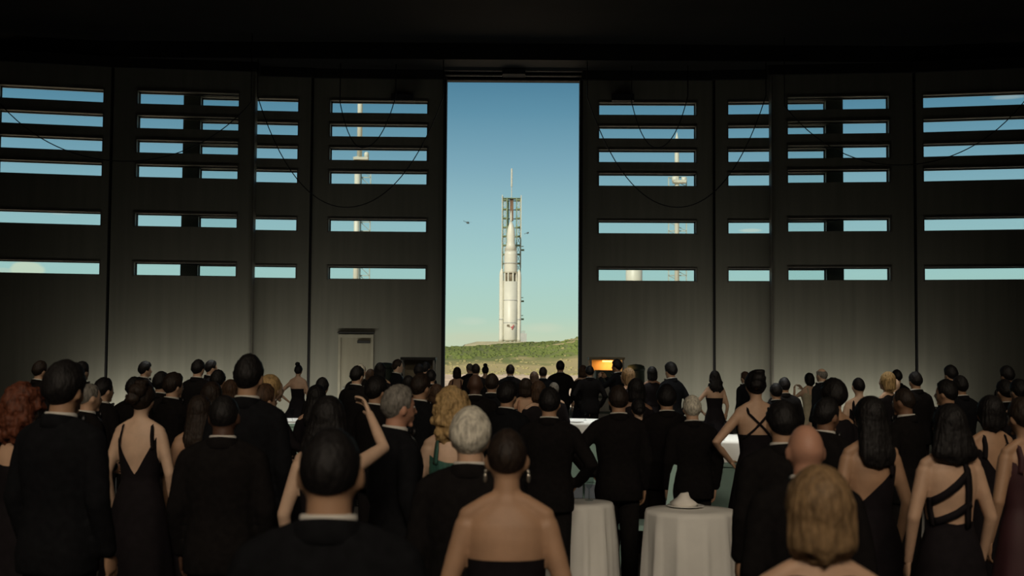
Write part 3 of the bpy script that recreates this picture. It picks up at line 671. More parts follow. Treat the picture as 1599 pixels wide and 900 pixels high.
# length bottom z, top half width, bottom half width, bottom depth, bottom y, strand relief, -
LONGS = {'bob': (1.505, .094, .097, .060, -.045, .010, 0), 'lob': (1.445, .092, .138, .055, -.085, .012, 0), 'long': (1.36, .090, .118, .042, -.112, .013, 0),
         'wavy': (1.40, .094, .128, .05, -.095, .020, 0), 'curly': (1.52, .108, .118, .075, -.055, .012, 0)}
def hair_mesh(style, sex):
    def f(bm):
        sd = sum(map(ord, style))*.37
        if style == 'short': hairshell(bm, .014, .62, -.04, -.55, sex, .007, 60, .008, sd)
        elif style == 'crop': hairshell(bm, .006, .66, .02, -.42, sex, .0015, 60, .002, sd)
        elif style == 'thick': hairshell(bm, .022, .5, -.1, -.62, sex, .008, 35, .014, sd)
        elif style == 'afro': hairshell(bm, .030, .45, -.12, -.62, sex, .010, 60, .012, sd)
        elif style == 'fringe': hairshell(bm, .009, .35, -.05, -.55, sex, .003, 45, 0, sd, hole=.62)
        elif style == 'cap': hairshell(bm, .008, .5, -.02, -.5, sex, .002, 45, 0, sd); lump(bm, (0, .02, 1.725), (.10, .12, .035), .001)
        elif style == 'bun': hairshell(bm, .016, .55, -.12, -.6, sex, .004, 40, .006, sd); lump(bm, (0, -.105, 1.62), (.045, .035, .045), .008, 40)
        elif style == 'updo':
            hairshell(bm, .018, .55, -.12, -.62, sex, .006, 40, .008, sd)
            lump(bm, (0, -.07, 1.70), (.066, .055, .055), .016, 38, 1); lump(bm, (.015, -.04, 1.745), (.045, .045, .032), .014, 40, 2); lump(bm, (-.02, -.1, 1.65), (.05, .035, .04), .014, 40, 4)
        elif style == 'topknot': hairshell(bm, .012, .55, -.1, -.6, sex, .003, 40, .004, sd); lump(bm, (0, -.045, 1.768), (.05, .05, .045), .010, 40)
        elif style in LONGS:
            zb_, wt, wb, db, yb, nz, vs = LONGS[style]
            t_ = bmesh.new(); lump(t_, (0, -.016, 1.648), (.092, .103, .117), .003, 20, sd, 26)
            m = 16; rings = []
            for j in range(m+1):
                t = j/m; z = 1.665+(zb_-1.665)*t; e_ = min(1, (1-t)*4.5+.0)**.5 if t < 1 else 0
                w = (wt+(wb-wt)*min(1, t*1.25)**1.3)*(.72+.28*e_); d = (.082+(db-.082)*t)*(.5+.5*e_); y = -.028+(yb+.028)*t
                rings.append([p+Vector((0, 0, .02*math.cos(3*math.atan2(p.x, p.y-y))*(t > .9))) for p in ell(z, w, d, 0, y, 26, 2.1)])
            loft(t_, rings)
            rr = random.Random(5)
            if style in ('curly', 'wavy'):
                for _ in range(120 if style == 'curly' else 46):
                    az = rr.uniform(.95, 2*PI-.95); el_ = rr.uniform(-1.1, 1.45) if style == 'curly' else rr.uniform(-1.2, -.3)
                    p = headp(az, el_, .030 if style == 'curly' else .02, sex)
                    if el_ < -.2: p.z -= rr.uniform(.0, .09 if style == 'curly' else .22); p.x *= 1.35; p.y = p.y*.8-.035
                    lump(t_, p, (.026, .026, .03), .008, 50, rr.random()*9, 8)
            me = remesh(t_, .0085, 2, .5); bm.from_mesh(me); bpy.data.meshes.remove(me)
            for v in bm.verts:
                a = math.atan2(v.co.x, v.co.y+.02); k = min(1, max(0, (1.72-v.co.z)/.1)); st = noise.noise(Vector((a*9, v.co.z*3, sd)))*.55+noise.noise(Vector((a*22, v.co.z*5, sd+4)))*.45
                fine = noise.noise(v.co*55)*(.006 if style == 'curly' else .002); d = Vector((math.sin(a), math.cos(a), 0)); v.co += d*(st*nz*(.35+.65*k)+fine)
            if style == 'wavy':
                for v in bm.verts: v.co.x += .010*math.sin(v.co.z*38+v.co.y*20)*min(1, max(0, (1.62-v.co.z)/.1))
    return cached(('hair', style, sex), f)
# ---- gowns
def back(x, z, T_=TW, o=.010):
    hw, hd, cy = interp(T_, z); u = min(.98, abs(x)/hw); return Vector((x, cy-hd*(1-u**2.2)**(1/2.2)-o, z))
def frontp(x, z, T_=TW, o=.008):
    hw, hd, cy = interp(T_, z); u = min(.98, abs(x)/hw); return Vector((x, cy+hd*(1-u**2.2)**(1/2.2)+o, z))
def gown_mesh(style, flare):
    def neck(x, y):                       # x,y in [-1,1] round the torso; returns top z
        if y > 0: return {'high': 1.42, 'oneshoulder': 1.30+.09*x}.get(style, 1.30)
        w = abs(x)
        if style == 'vback': return 1.13+.25*min(1, w/.85)**1.25
        if style == 'strapless': return 1.27
        if style == 'tank': return 1.31+.06*min(1, w)**2
        if style == 'cross': return 1.235-.0*w
        if style == 'diag': return 1.10+.02*w
        if style == 'oneshoulder': return 1.24+.14*x if x > -.9 else 1.2
        if style == 'high': return 1.41
        if style == 'scoop': return 1.20+.17*min(1, w/.8)**1.5
        return 1.27
    def f(bm):
        n, m = 44, 26; R = []
        for j in range(m+1):
            r = []
            for i in range(n):
                a = 2*PI*i/n; s, c = math.sin(a), math.cos(a); k = (abs(s)**2.2+abs(c)**2.2)**(-1/2.2); s, c = s*k, c*k
                zt = neck(s, c); t = j/m; z = zt+(.86-zt)*min(1, t/.6) if t < .6 else .86-.83*(t-.6)/.4
                if z >= .86: hw, hd, cy = interp(TW, z); hw += .006; hd += .006
                else:
                    q = (.86-z)/.83; hw = .186+flare*q**.8; hd = .13+flare*q**.8; cy = -.01
                    fo = 1+.07*q*math.sin(a*9); hw *= fo; hd *= fo
                r.append(Vector((hw*s, cy+hd*c, z)))
            R.append(r)
        V = [[bm.verts.new(p) for p in r] for r in R]
        for a, b in zip(V, V[1:]):
            for i in range(n): bm.faces.new((a[i], a[(i+1) % n], b[(i+1) % n], b[i]))
    return cached(('gown', style, round(flare, 2)), f)
def path(pts, fn, m=8):
    o = []
    for (x0, z0), (x1, z1) in zip(pts, pts[1:]):
        for i in range(m): t = i/m; o.append(fn(x0+(x1-x0)*t, z0+(z1-z0)*t))
    o.append(fn(*pts[-1])); return o
def over(x, zb_, w=0):      # strap over one shoulder from the back at zb_ to the front
    p = path([(x*1.0, zb_), (x*.92, 1.40)], back, 6); p += [Vector((x*.88, -.055, 1.452)), Vector((x*.86, -.01, 1.472)), Vector((x*.88, .045, 1.452))]; return p+path([(x*.92, 1.40), (x*1.0, 1.29)], frontp, 6)
def strap_list(style):
    if style in ('vback', 'scoop', 'tank'): return [(over(sx*(.122 if style == 'vback' else .105), 1.30), .026 if style == 'vback' else .035, .005) for sx in (-1, 1)]
    if style == 'cross': return [(path([(-sx*.125, 1.20), (0, 1.325), (sx*.085, 1.41)], back, 8)+[Vector((sx*.09, -.03, 1.472)), Vector((sx*.09, .03, 1.462))]+path([(sx*.085, 1.40), (sx*.08, 1.30)], frontp, 4), .016, .007) for sx in (-1, 1)]
    if style == 'diag': return [(over(.066, 1.08), .045, .008), (path([(-.13, 1.225), (0, 1.325), (.066, 1.385)], back, 8), .04, .009), (path([(-.115, 1.115), (0, 1.165), (.080, 1.215)], back, 8), .038, .009), (path([(-.137, 1.245), (-.130, 1.17), (-.118, 1.09)], back, 6), .034, .008)]
    if style == 'oneshoulder': return [(over(.10, 1.30), .07, .006)]
    return []
def f_heels(bm):
    for sx in (-1, 1): limb(bm, [(sx*.097, -.05, .05), (sx*.1, .05, .045), (sx*.105, .16, .028)], [.036, .036, .03], 10); bx(bm, (sx*.097-.012, -.085, 0), (sx*.097+.012, -.06, .05))
def f_earring(bm):
    for sx in (-1, 1): ellipsoid(bm, (sx*.080, .008, 1.588), (.007, .007, .007), 8); ellipsoid(bm, (sx*.082, .008, 1.563), (.008, .006, .019), 8)

def blouse_mesh(pose, tier):
    k = ('blouse', pose, min(tier, 2))
    if k in JC: return JC[k]
    bm = bmesh.new(); loft(bm, [ell(z, interp(TW, z)[0]+.014, interp(TW, z)[1]+.014, 0, interp(TW, z)[2], 26) for z in (1.02, 1.1, 1.18, 1.27, 1.34, 1.39, 1.43, 1.455)])
    for sx in (-1, 1):
        S0, E0, W0 = arm_pts('w', pose, sx); limb(bm, [S0, S0.lerp(E0, .45), E0, E0.lerp(W0, .4)], [.053, .05, .045, .042], 12)
        limb(bm, [(sx*.04, -.02, 1.452), (sx*.10, -.015, 1.43), S0], [.036, .04, .046], 10)
    me = remesh(bm, .0145 if tier < 2 else .024, 2, .4); me.name = 'blouse'; me.shade_smooth(); JC[k] = me; return me
PPL = []
def person(px, top, s, sex, hair, hc, skin, pose, wear, yaw, label, cloth=None, flare=.12, wide=1.0):
    Y = F/s; c = at(px, top, Y); H = c.z; extra = {'updo': .03, 'topknot': .055, 'afro': .035, 'curly': .035, 'thick': .03, 'short': .02, 'wavy': .03}.get(hair, .015)
    k = (H)/(1.75+extra)
    if yaw is None:
        yaw = -math.degrees(math.atan2(0-c.x, 48-Y))
        yaw += random.Random(int(px*7+top)).uniform(-7, 7)
    r = empty('person', (c.x, Y, 0), math.radians(yaw)); r.scale = (k*wide, k*wide, k)
    tag(r, label, 'person', 'evening guests standing in the hall'); PPL.append((label, px, round(H, 2), round(k, 2)))
    tier = 0 if s >= 230 else (1 if s >= 130 else 2)
    b = mo('body', body_mesh(sex, pose, tier), SKIN[skin], r)
    if hair != 'bald': mo('hair', hair_mesh(hair, sex), HAIR[hc], r)
    if sex == 'm':
        sm = cloth or (M_navy if int(px) % 4 == 0 else M_suit)
        j = mo('jacket', jacket_mesh(pose, tier), sm, r)
        mo('collar', cached('jcollar', f_jcollar), sm, j); mo('lapels', cached('lapels', f_lapels), M_satin, j)
        mo('trousers', cached('trousers', f_trousers), sm, r); mo('shoes', cached('shoes', f_shoes), M_shoe, r)
        sh = mo('shirt', cached('collar', f_collar), M_shirt, r); mo('shirt_front', cached('shirtfront', f_shirtfront), M_shirt, sh)
        mo('bow_tie', cached('bow', f_bow), M_satin, r)
    else:
        gm = cloth or M_gown
        g = mo('gown', gown_mesh(wear, flare), gm, r)
        if wear == 'high': mo('blouse', blouse_mesh(pose, tier), gm, g)
        for q_, (pts, w_s, th_) in enumerate(strap_list(wear)): mo('strap', cached(('strap', wear, q_), lambda bm: ribbon(bm, pts, w_s, th=th_)), gm, g)
        mo('shoes', cached('heels', f_heels), M_shoe, r)
    return r
from types import SimpleNamespace
m_, w_ = 'm', 'w'
ROWSP = [
 # px, top, px/m, sex, hair, colour, skin, pose, wear, yaw, label
 (62, 563, 120, m_, 'short', 'dark', 'light', 'down', 'tux', -35, 'man in a black suit at far left behind the red-haired woman'),
 (35, 599, 270, w_, 'curly', 'auburn', 'light', 'down', 'tank', -20, 'woman with bushy dark red hair at the left edge'),
 (100, 562, 310, m_, 'thick', 'black', 'tan', 'down', 'tux', -22, 'broad tall man in black suit with slick black hair, biggest figure at left'),
 (127, 564, 122, m_, 'short', 'black', 'tan', 'down', 'tux', -30, 'man half hidden behind the right side of the broad tall man'),
 (138, 597, 196, m_, 'crop', 'grey', 'light', 'clasp', 'tux', -50, 'balding grey-faced man turned right beside the broad tall man'),
 (161, 589, 165, m_, 'short', 'black', 'light', 'clasp', 'tux', -40, 'dark-haired man with white collar just left of the backless black gown'),
 (222, 592, 228, w_, 'updo', 'dark', 'fair', 'down', 'vback', -8, 'woman in a black gown open in a deep V down her bare back'),
 (226, 564, 98, m_, 'thick', 'black', 'light', 'down', 'tux', -60, 'distant man facing right against the wall above the deep V gown woman'),
 (209, 588, 150, m_, 'short', 'black', 'light', 'down', 'tux', -20, 'man mostly hidden behind the deep V gown woman'),
 (251, 580, 138, m_, 'thick', 'black', 'light', 'down', 'tux', -15, 'dark head just left of the man whose white collar shows near the deep V gown'),
 (270, 581, 160, m_, 'thick', 'dark', 'light', 'arms_up', 'tux', -45, 'dark-haired man with white collar turned right, right of the deep V gown woman'),
 (309, 561, 112, m_, 'short', 'black', 'light', 'down', 'tux', -20, 'tall distant man in black, left of a couple against the left wall'),
 (329, 562, 97, m_, 'short', 'black', 'light', 'down', 'tux', -60, 'distant man with lit right cheek beside the tall distant man'),
 (340, 577, 138, m_, 'short', 'black', 'tan', 'down', 'tux', None, 'dark-haired man in front of the distant couple at left'),
 (361, 592, 150, w_, 'bob', 'brown', 'light', 'down', 'high', None, 'brown-haired woman just left of the tallest man'),
 (332, 595, 183, w_, 'bob', 'dark', 'tan', 'down', 'high', None, 'dark-haired woman directly behind the close-cropped man in front'),
 (312, 616, 222, w_, 'long', 'dark', 'tan', 'down', 'strapless', 12, 'woman with long dark hair and bare tan shoulders, left of the close-cropped man'),
 (350, 614, 290, m_, 'crop', 'black', 'dark', 'down', 'tux', 0, 'dark-skinned man with close-cropped hair and thin white collar in front at left'),
 (388, 552, 255, m_, 'short', 'black', 'tan', 'down', 'tux', -10, 'tallest man standing head above the crowd in black suit'),
 (424, 584, 182, w_, 'bob', 'blond', 'fair', 'reach', 'high', -50, 'blonde woman in black reaching right to the white table'),
 (410, 598, 215, w_, 'bun', 'brown', 'light', 'down', 'high', -50, 'woman with brown hair pinned up beside the tallest man'),
 (466, 566, 80, w_, 'topknot', 'black', 'light', 'left_hip', 'strapless', -10, 'distant woman in strapless black gown with hand on hip against the left wall'),
 (503, 589, 128, m_, 'short', 'black', 'tan', 'down', 'tux', None, 'dark-haired man right of the distant strapless gown woman'),
 (495, 600, 172, w_, 'long', 'black', 'light', 'down', 'high', None, 'woman with long black hair behind the woman raising her arm'),
 (514, 617, 300, w_, 'lob', 'black', 'fair', 'photo', 'strapless', -6, 'woman with black hair raising her bare right arm'),
 (516, 661, 600, m_, 'crop', 'black', 'tan', 'down', 'tux', 0, 'blurred dark-haired man nearest the camera, left of centre'),
 (557, 571, 122, m_, 'short', 'black', 'light', 'down', 'tux', -30, 'dark-haired man in front of the personnel door'),
 (563, 567, 100, m_, 'crop', 'white', 'light', 'down', 'tux', -20, 'white-haired man directly before the personnel door'),
 (579, 576, 92, w_, 'bob', 'brown', 'light', 'down', 'high', None, 'brown-haired woman right of the personnel door'),
 (594, 566, 95, w_, 'bob', 'black', 'tan', 'down', 'high', None, 'dark round-haired woman in front of the green drum by the door'),
 (620, 561, 84, m_, 'short', 'dark', 'fair', 'down', 'tux', -75, 'slim distant man in profile facing right beside the left food cart'),
 (587, 586, 180, m_, 'thick', 'black', 'tan', 'down', 'tux', -45, 'man with white bow-tied collar behind the raised arm'),
 (620, 600, 272, m_, 'short', 'grey', 'ruddy', 'down', 'tux', -62, 'grey-haired man in dark suit turned right, white collar showing'),
 (656, 582, 176, m_, 'short', 'dark', 'tan', 'down', 'tux', -40, 'dark-haired man with white collar between grey-haired man and curly blonde'),
 (654, 568, 93, m_, 'short', 'black', 'light', 'down', 'tux', None, 'distant dark head in front of the left food cart, left of a pair'),
 (664, 565, 84, m_, 'short', 'black', 'light', 'down', 'tux', -30, 'distant dark head in front of the left food cart, the farther of a pair'),
 (673, 577, 100, m_, 'short', 'black', 'tan', 'down', 'tux', None, 'distant dark head left of the door jamb'),
 (638, 586, 110, w_, 'bob', 'black', 'tan', 'down', 'high', None, 'short dark-haired woman under the left food cart'),
 (682, 599, 142, w_, 'bob', 'brown', 'light', 'down', 'high', None, 'brown-haired woman just behind the curly blonde'),
 (706, 605, 250, w_, 'curly', 'blond', 'fair', 'down', 'tank', 4, 'woman with curly blonde hair in a green sleeveless gown'),
 (735, 635, 358, m_, 'thick', 'white', 'light', 'down', 'tux', -5, 'white-haired man in black suit left of centre front'),
 (792, 663, 430, w_, 'crop', 'dark', 'tan', 'down', 'strapless', 0, 'short-haired woman with bare shoulders and drop earrings at front centre'),
 (714, 573, 74, w_, 'bob', 'dark', 'tan', 'down', 'scoop', None, 'distant woman with bare back just inside the left jamb'),
 (743, 568, 80, m_, 'short', 'dark', 'light', 'down', 'tux', None, 'distant man at the doorway behind the bald reddish head'),
 (734, 567, 72, m_, 'crop', 'grey', 'light', 'down', 'tux', 30, 'distant pale-cheeked man at the doorway, left of a trio'),
 (758, 568, 70, w_, 'topknot', 'black', 'fair', 'arms_up', 'high', None, 'distant woman with hair knotted up at the doorway'),
 (742, 582, 150, m_, 'bald', 'dark', 'dark', 'down', 'tux', 0, 'bald brown-skinned man left of the doorway centre'),
 (768, 583, 132, m_, 'short', 'dark', 'tan', 'down', 'tux', None, 'dark grey haired man right of the bald brown-skinned man'),
 (797, 569, 80, m_, 'short', 'dark', 'tan', 'down', 'tux', None, 'man standing alone at the doorway directly below the rocket'),
 (792, 594, 176, m_, 'thick', 'black', 'tan', 'clasp', 'tux', -35, 'dark-haired man with white collar looking down at centre'),
 (821, 590, 122, w_, 'bob', 'dark', 'tan', 'down', 'scoop', 0, 'dark-haired woman in a peach open-backed gown at centre'),
 (840, 594, 140, w_, 'bob', 'brown', 'light', 'down', 'high', 20, 'brown-haired woman right of the peach gown'),
 (834, 580, 84, w_, 'bob', 'brown', 'light', 'down', 'scoop', None, 'small brown-haired woman at the doorway right of the rocket'),
 (848, 573, 78, m_, 'short', 'dark', 'tan', 'down', 'tux', None, 'man at the doorway beside the small brown-haired woman'),
 (875, 563, 76, m_, 'short', 'black', 'tan', 'pocket', 'tux', 0, 'broad-shouldered man standing in the right part of the doorway'),
 (865, 597, 110, w_, 'bun', 'grey', 'light', 'down', 'high', None, 'woman with streaked grey hair in front of the doorway'),
 (858, 604, 205, m_, 'short', 'black', 'tan', 'right_hip', 'tux', -8, 'broad man in black with bent right elbow right of the bare-shouldered woman'),
 (910, 570, 76, w_, 'bob', 'brown', 'light', 'down', 'high', None, 'brown-haired woman at the right jamb'),
 (921, 571, 79, m_, 'short', 'black', 'tan', 'pocket', 'tux', None, 'man with white collar in front of the right jamb'),
 (964, 561, 78, m_, 'thick', 'black', 'tan', 'arms_up', 'tux', 60, 'man silhouetted against the orange glow of the right food cart'),
 (980, 574, 108, w_, 'bob', 'honey', 'light', 'down', 'high', 50, 'honey-haired woman facing left below the orange glow'),
 (993, 590, 150, w_, 'bob', 'black', 'brown', 'down', 'high', None, 'black-haired woman behind the man with left elbow out'),
 (966, 601, 190, m_, 'short', 'dark', 'tan', 'left_hip', 'tux', 3, 'man in black with left elbow out and white collar right of the white table'),
 (997, 622, 156, w_, 'bun', 'black', 'fair', 'clasp', 'scoop', 5, 'short woman with black bun and bare upper back'),
 (1018, 572, 86, w_, 'bob', 'black', 'brown', 'down', 'high', None, 'dark-haired woman in front of the wall right of the green drum'),
 (1048, 565, 98, m_, 'thick', 'black', 'tan', 'pocket', 'tux', 40, 'broad distant man in black left of the far wavy-haired woman'),
 (1041, 600, 173, m_, 'thick', 'black', 'tan', 'down', 'tux', 0, 'man with thick black hair left of the white-haired man'),
 (1081, 617, 181, m_, 'short', 'white', 'light', 'down', 'tux', 5, 'white-haired man in a long black jacket right of centre'),
 (1116, 577, 92, w_, 'wavy', 'black', 'light', 'left_hip', 'strapless', 10, 'distant woman with wavy black hair and full black strapless gown'),
 (1164, 580, 84, m_, 'short', 'brown', 'light', 'down', 'tux', 40, 'distant man left of the woman in crossed straps'),
 (1180, 576, 182, w_, 'updo', 'black', 'light', 'akimbo', 'cross', 6, 'woman in black gown with straps crossed over her bare back'),
 (1212, 598, 122, m_, 'short', 'black', 'tan', 'down', 'tux', None, 'dark-haired man right of the crossed straps woman, left of a pair'),
 (1225, 589, 112, m_, 'short', 'black', 'tan', 'down', 'tux', None, 'dark-haired man right of the crossed straps woman, right of a pair'),
 (1263, 582, 84, w_, 'bob', 'black', 'fair', 'arms_up', 'tank', 30, 'distant woman in a pale champagne gown with arms lifted'),
 (1284, 574, 96, m_, 'fringe', 'grey', 'light', 'down', 'tux', 40, 'balding distant man beside the champagne gown'),
 (1303, 590, 200, w_, 'afro', 'black', 'tan', 'down', 'high', 30, 'woman with short full rounded black hair behind the brown-skinned man in profile'),
 (1289, 620, 232, m_, 'short', 'black', 'brown', 'down', 'tux', -55, 'brown-skinned man turned right behind the bald man'),
 (1341, 588, 132, w_, 'crop', 'black', 'fair', 'down', 'scoop', None, 'woman with cropped black hair and bare nape'),
 (1222, 624, 290, m_, 'short', 'black', 'tan', 'down', 'tux', 8, 'man with black hair and white collar just left of the bald man'),
 (1259, 657, 378, m_, 'bald', 'grey', 'ruddy', 'down', 'tux', 3, 'bald man with a shiny pink head at front right'),
 (1277, 723, 590, w_, 'bob', 'honey', 'light', 'down', 'high', 0, 'person with blurred sandy hair nearest the camera in front of the bald man'),
 (1357, 617, 270, w_, 'long', 'black', 'tan', 'down', 'oneshoulder', 14, 'woman with long straight black hair and one bare shoulder'),
 (1385, 580, 122, w_, 'bob', 'blond', 'light', 'down', 'high', 40, 'woman with pale curly hair near the right wall joint'),
 (1397, 589, 112, m_, 'bald', 'white', 'fair', 'down', 'tux', 40, 'pale bald man beside the pale curly hair'),
 (1401, 577, 92, m_, 'short', 'black', 'tan', 'down', 'tux', None, 'distant dark head behind the pale bald man'),
 (1430, 580, 118, m_, 'short', 'black', 'tan', 'down', 'tux', 20, 'man in black standing at the right wall joint'),
 (1413, 604, 192, m_, 'crop', 'dark', 'brown', 'clasp', 'tux', 45, 'brown-skinned balding man facing left with pale collar'),
 (1479, 592, 172, m_, 'short', 'black', 'tan', 'down', 'tux', 50, 'man facing left with white collar behind the diagonal strap woman'),
 (1485, 570, 104, m_, 'thick', 'black', 'tan', 'down', 'tux', 30, 'distant man by the right wall above the diagonal strap woman'),
 (1500, 586, 134, m_, 'short', 'black', 'tan', 'pocket', 'tux', 20, 'wide-shouldered man in black right of the man facing left'),
 (1481, 629, 290, w_, 'lob', 'black', 'light', 'down', 'diag', 8, 'woman with long black hair and diagonal black straps on her bare back'),
 (1545, 616, 222, w_, 'bob', 'black', 'tan', 'down', 'scoop', 15, 'woman with rounded black hair and narrow bare back, left of the right edge pair'),
 (1573, 571, 108, m_, 'thick', 'black', 'tan', 'down', 'tux', 30, 'distant man at far right against the wall'),
 (1570, 592, 152, m_, 'short', 'black', 'tan', 'down', 'tux', 20, 'dark-haired man at far right, left of a pair of heads'),
 (1592, 591, 158, w_, 'bun', 'black', 'light', 'down', 'high', 20, 'dark-haired woman at far right, right of a pair of heads'),
 (1598, 619, 262, w_, 'bun', 'dark', 'tan', 'down', 'scoop', 20, 'woman with bare back cut off by the right edge'),
]
CL = {706: M_green, 821: M_peach, 1263: M_pale, 714: M_plum, 1598: M_plum}
for rw in ROWSP:
    kw = {}
    if rw[0] in CL: kw['cloth'] = CL[rw[0]]
    if rw[0] == 388: kw['wide'] = .93
    if rw[0] in (466, 1116): kw['flare'] = .42
    r = person(*rw, **kw)
    if rw[0] == 792 and rw[2] == 430: mo('earring', cached('earring', f_earring), M_gold, r)

# ------------------------------------------------------------------ tables, chairs, glassware
def f_glass(bm): lathe(bm, [(.034, 0), (.034, .004), (.006, .008), (.005, .09), (.022, .105), (.036, .14), (.038, .175), (.032, .205)], 12)
def f_plate(bm): lathe(bm, [(.06, 0), (.135, .012), (.14, .018), (.13, .018), (.08, .008), (.001, .008)], 20)
def f_napkin(bm):
    rr = random.Random(2)
    loft(bm, [[Vector((r_*math.cos(2*PI*i/9)*rr.uniform(.7, 1.2), r_*math.sin(2*PI*i/9)*rr.uniform(.7, 1.2), z+rr.uniform(-.006, .012))) for i in range(9)] for r_, z in ((.09, .012), (.10, .03), (.05, .065), (.03, .11))])
def table(px, Yd, rad, label, items, z=.75, name='round_table'):
    x = at(px, 600, Yd).x; r = empty(name, (x, Yd, 0)); tag(r, label, 'table', 'round tables set among the guests')
    bm = bmesh.new(); lathe(bm, [(rad-.01, z-.035), (rad-.01, z-.008)], 32); mk('tabletop', bm, M_cart, r)
    bm = bmesh.new(); lathe(bm, [(.22, 0), (.22, .03), (.04, .06), (.04, z-.05), (.15, z-.036)], 16); mk('pedestal', bm, M_steel, r)
    bm = bmesh.new(); n = 72; rg = []
    for rr_, zz, am in ((.01, z+.004, 0), (rad*.6, z+.004, 0), (rad, z+.002, 0), (rad+.012, z-.03, .1), (rad+.03, z-.3, .6), (rad+.05, .05, 1)):
        rg.append([Vector(((rr_+.035*am*math.sin(i*2*PI/n*12+math.sin(i)))*math.cos(2*PI*i/n), (rr_+.035*am*math.sin(i*2*PI/n*12+math.sin(i)))*math.sin(2*PI*i/n), zz)) for i in range(n)])
    V = [[bm.verts.new(p) for p in q_] for q_ in rg]
    for a, b in zip(V, V[1:]):
        for i in range(n): bm.faces.new((a[i], a[(i+1) % n], b[(i+1) % n], b[i]))
    bm.faces.new(V[0])
    c = mk('tablecloth', bm, M_cloth, None, True, (x, Yd, 0)); tag(c, label.replace('round table', 'white cloth').replace('under white cloth', 'draped on the table'), 'tablecloth', 'white tablecloths')
    for kind, dx, dy, lab in items:
        me, m, cat, g = {'g': (cached('wine_glass', f_glass), M_glass, 'glass', 'wine glasses on the tables'), 'p': (cached('plate', f_plate), M_plate, 'plate', 'plates on the tables'), 'n': (cached('napkin', f_napkin), M_napkin, 'napkin', 'napkins on the tables')}[kind]
        o = mo({'g': 'wine_glass', 'p': 'plate', 'n': 'napkin'}[kind], me, m); o.location = (x+dx, Yd+dy, z+.005); tag(o, lab, cat, g)
table(448, 21.6, .9, 'round table under white cloth beside the blonde woman', [('g', -.05, -.3, 'wine glass nearest the blonde woman\'s hand'), ('g', .12, -.12, 'wine glass in the middle of the blonde woman\'s table'), ('g', .28, .1, 'wine glass at the right of the blonde woman\'s table'), ('p', .2, -.5, 'white plate on the blonde woman\'s table')])
table(885, 27.3, .5, 'round table under white cloth near the doorway right of the broad man', [('g', .1, -.3, 'wine glass at the front of the doorway table'), ('g', -.15, -.1, 'wine glass at the back of the doorway table')])
table(897, 22.2, .85, 'round table under white cloth left of the man with left elbow out', [('g', -.1, -.2, 'wine glass left on the table beside the elbow-out man'), ('g', .2, .1, 'wine glass right on the table beside the elbow-out man'), ('p', 0, -.55, 'plate on the table beside the elbow-out man')])
table(902, 9.95, .28, 'round table under white cloth at bottom centre of the crowd', [('g', .1, .1, 'wine glass on the bottom centre table')], z=.77)
table(1130, 18.0, .8, 'round table under white cloth right of the white-haired man in a long jacket', [('g', -.35, .1, 'leftmost wine glass on the table right of the white-haired man'), ('g', -.2, -.2, 'front wine glass on the table right of the white-haired man'), ('g', .05, .2, 'wine glass nearest the crossed straps woman'), ('p', -.2, -.5, 'plate on the table right of the white-haired man')])
table(1078, 9.35, .33, 'round table under white cloth at the bottom below the white-haired man', [('n', -.03, .1, 'crumpled napkin on the bottom table'), ('p', -.02, .12, 'plate under the crumpled napkin')], z=.79)
table(1434, 12.2, .35, 'round table under white cloth left of the diagonal strap woman', [('g', .0, .2, 'wine glass beside the diagonal strap woman\'s left arm')])
def chair(px, Yd, rz, label, zt=.9, w=.42):
    r = empty('banquet_chair', (at(px, 600, Yd).x, Yd, 0), rz); tag(r, label, 'chair', 'aqua banquet chairs'); h = w/2
    M0 = Matrix.Translation((0, -.2, .46)) @ Matrix.Rotation(.14, 4, 'X')
    bm = bmesh.new(); bx(bm, (-h, -.015, 0), (h, .02, zt-.46), M0); bmesh.ops.bevel(bm, geom=bm.edges[:], offset=.012, segments=2); b = mk('backrest', bm, M_aqua, r, False)
    for s_ in (-1, 1): box('back_rail', (s_*h-.015, -.025, -.02), (s_*h+.015, .03, zt-.45), M_aqua, b, M0)
    box('top_rail', (-h, -.028, zt-.475), (h, .03, zt-.445), M_aqua, b, M0)
    bm = bmesh.new(); bx(bm, (-h, -.2, .43), (h, .22, .475)); bmesh.ops.bevel(bm, geom=bm.edges[:], offset=.012, segments=2); mk('seat', bm, M_aqua, r)
    for a in (-1, 1):
        for c in (-1, 1): bm = bmesh.new(); limb(bm, [(a*(h-.03), c*.18, .43), (a*(h), c*.22, 0)], [.016, .012], 8, ends=False); mk('leg', bm, M_aqua, r)
    return r
chair(1121, 11.9, .08, 'aqua chair facing the table right of the white-haired man', .93, .44)
chair(1011, 11.0, 1.3, 'aqua chair seen edge-on between elbow-out man and white-haired man', 1.0)
chair(924, 14.8, -.5, 'aqua chair behind the bottom centre table', .95)
chair(455, 17.8, .3, 'aqua chair in front of the blonde woman\'s table', .92)

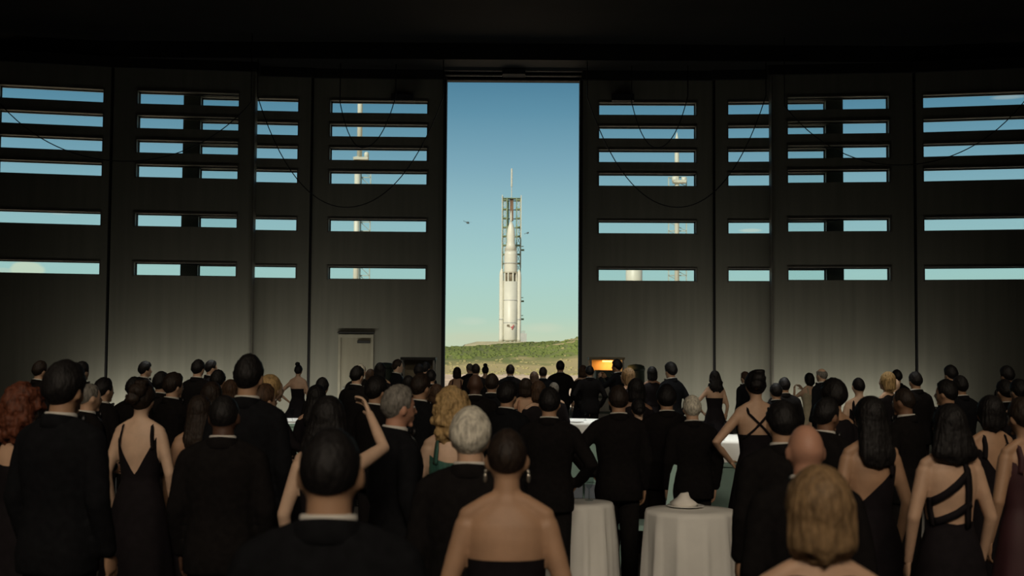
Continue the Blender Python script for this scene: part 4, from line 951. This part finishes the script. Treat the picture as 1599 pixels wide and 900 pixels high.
# ------------------------------------------------------------------ carts and drums by the opening
def cart(px0, px1, pyt, Yd, label, lit):
    a = at(px0, pyt, Yd); b = at(px1, pyt, Yd); w = b.x-a.x; zt = a.z
    r = empty('food_cart', ((a.x+b.x)/2, Yd, 0)); tag(r, label, 'cart', 'food carts by the opening'); h = w/2
    box('canopy', (-h, -.3, zt-.06), (h, .32, zt), M_led if not lit else M_cart, r)
    for s_ in (-1, 1):
        for y in (-.26, .26): box('post', (s_*(h-.04)-.02, y-.02, 0), (s_*(h-.04)+.02, y+.02, zt-.06), M_steel, r)
    box('back_panel', (-h+.03, .28, zt-.32 if lit else .4), (h-.03, .31, zt-.06), M_amber if lit else M_cart, r)
    box('cabinet', (-h*.62, -.26, .15), (h*.45 if lit else h*.75, .26, zt-.30), M_olive if lit else M_cart, r)
    for k in range(3): bm = bmesh.new(); z0 = .25+k*.36; bx(bm, (-h*.55, -.285, z0), (h*.38, -.262, z0+.3)); mk('drawer', bm, M_steel, r)
    for k in (.5, .95): box('shelf', (-h+.06, -.25, k), (h-.06, .26, k+.02), M_steel, r)
    for s_ in (-1, 1):
        for y in (-.2, .2): bm = bmesh.new(); limb(bm, [(s_*(h-.08)-.02, y, .06), (s_*(h-.08)+.02, y, .06)], [.055, .055], 10, ends=False); mk('wheel', bm, M_seal, r)
    if lit:
        box('heat_lamp', (-h*.2, .0, zt-.11), (h*.7, .08, zt-.075), M_lamp, r)
        l = bpy.data.lights.new('heat_lamp_light', 'AREA'); l.shape = 'RECTANGLE'; l.size = w*.5; l.size_y = .08; l.energy = 5; l.color = (1, .5, .16)
        o = bpy.data.objects.new('heat_lamp_light', l); C.objects.link(o); o.location = ((a.x+b.x)/2+h*.3, Yd-.05, zt-.13); o.rotation_euler = (math.radians(35), 0, 0)
cart(627, 681, 558, 29.2, 'dark food cart with flat canopy left of the opening', False)
cart(919, 974, 558, 29.2, 'food cart with glowing orange heat lamp right of the opening', True)
for px, lab in ((602, 'dark green round-topped drum between the personnel door and the left cart'), (993, 'dark green round-topped drum right of the glowing cart')):
    r = empty('storage_drum', (at(px, 570, 29.4).x, 29.4, 0)); tag(r, lab, 'drum', 'green drums by the wall')
    bm = bmesh.new(); lathe(bm, [(.2, .05), (.205, .08), (.205, 1.55)], 28); mk('barrel', bm, M_olive, r, False)
    bm = bmesh.new(); lathe(bm, [(.215, 1.55), (.215, 1.6), (.19, 1.66), (.12, 1.69), (.01, 1.7)], 28); mk('lid', bm, M_olive, r, True)
    bm = bmesh.new(); lathe(bm, [(.212, .8), (.212, .84)], 28); mk('hoop', bm, M_steel, r); bm = bmesh.new(); lathe(bm, [(.17, 0), (.17, .05)], 20); mk('base', bm, M_seal, r)
for p in PPL:
    if p[2] < 1.5 or p[2] > 1.97: print('HEIGHT', p)
for l in [o for o in bpy.data.objects if o.type == 'LIGHT']: pass
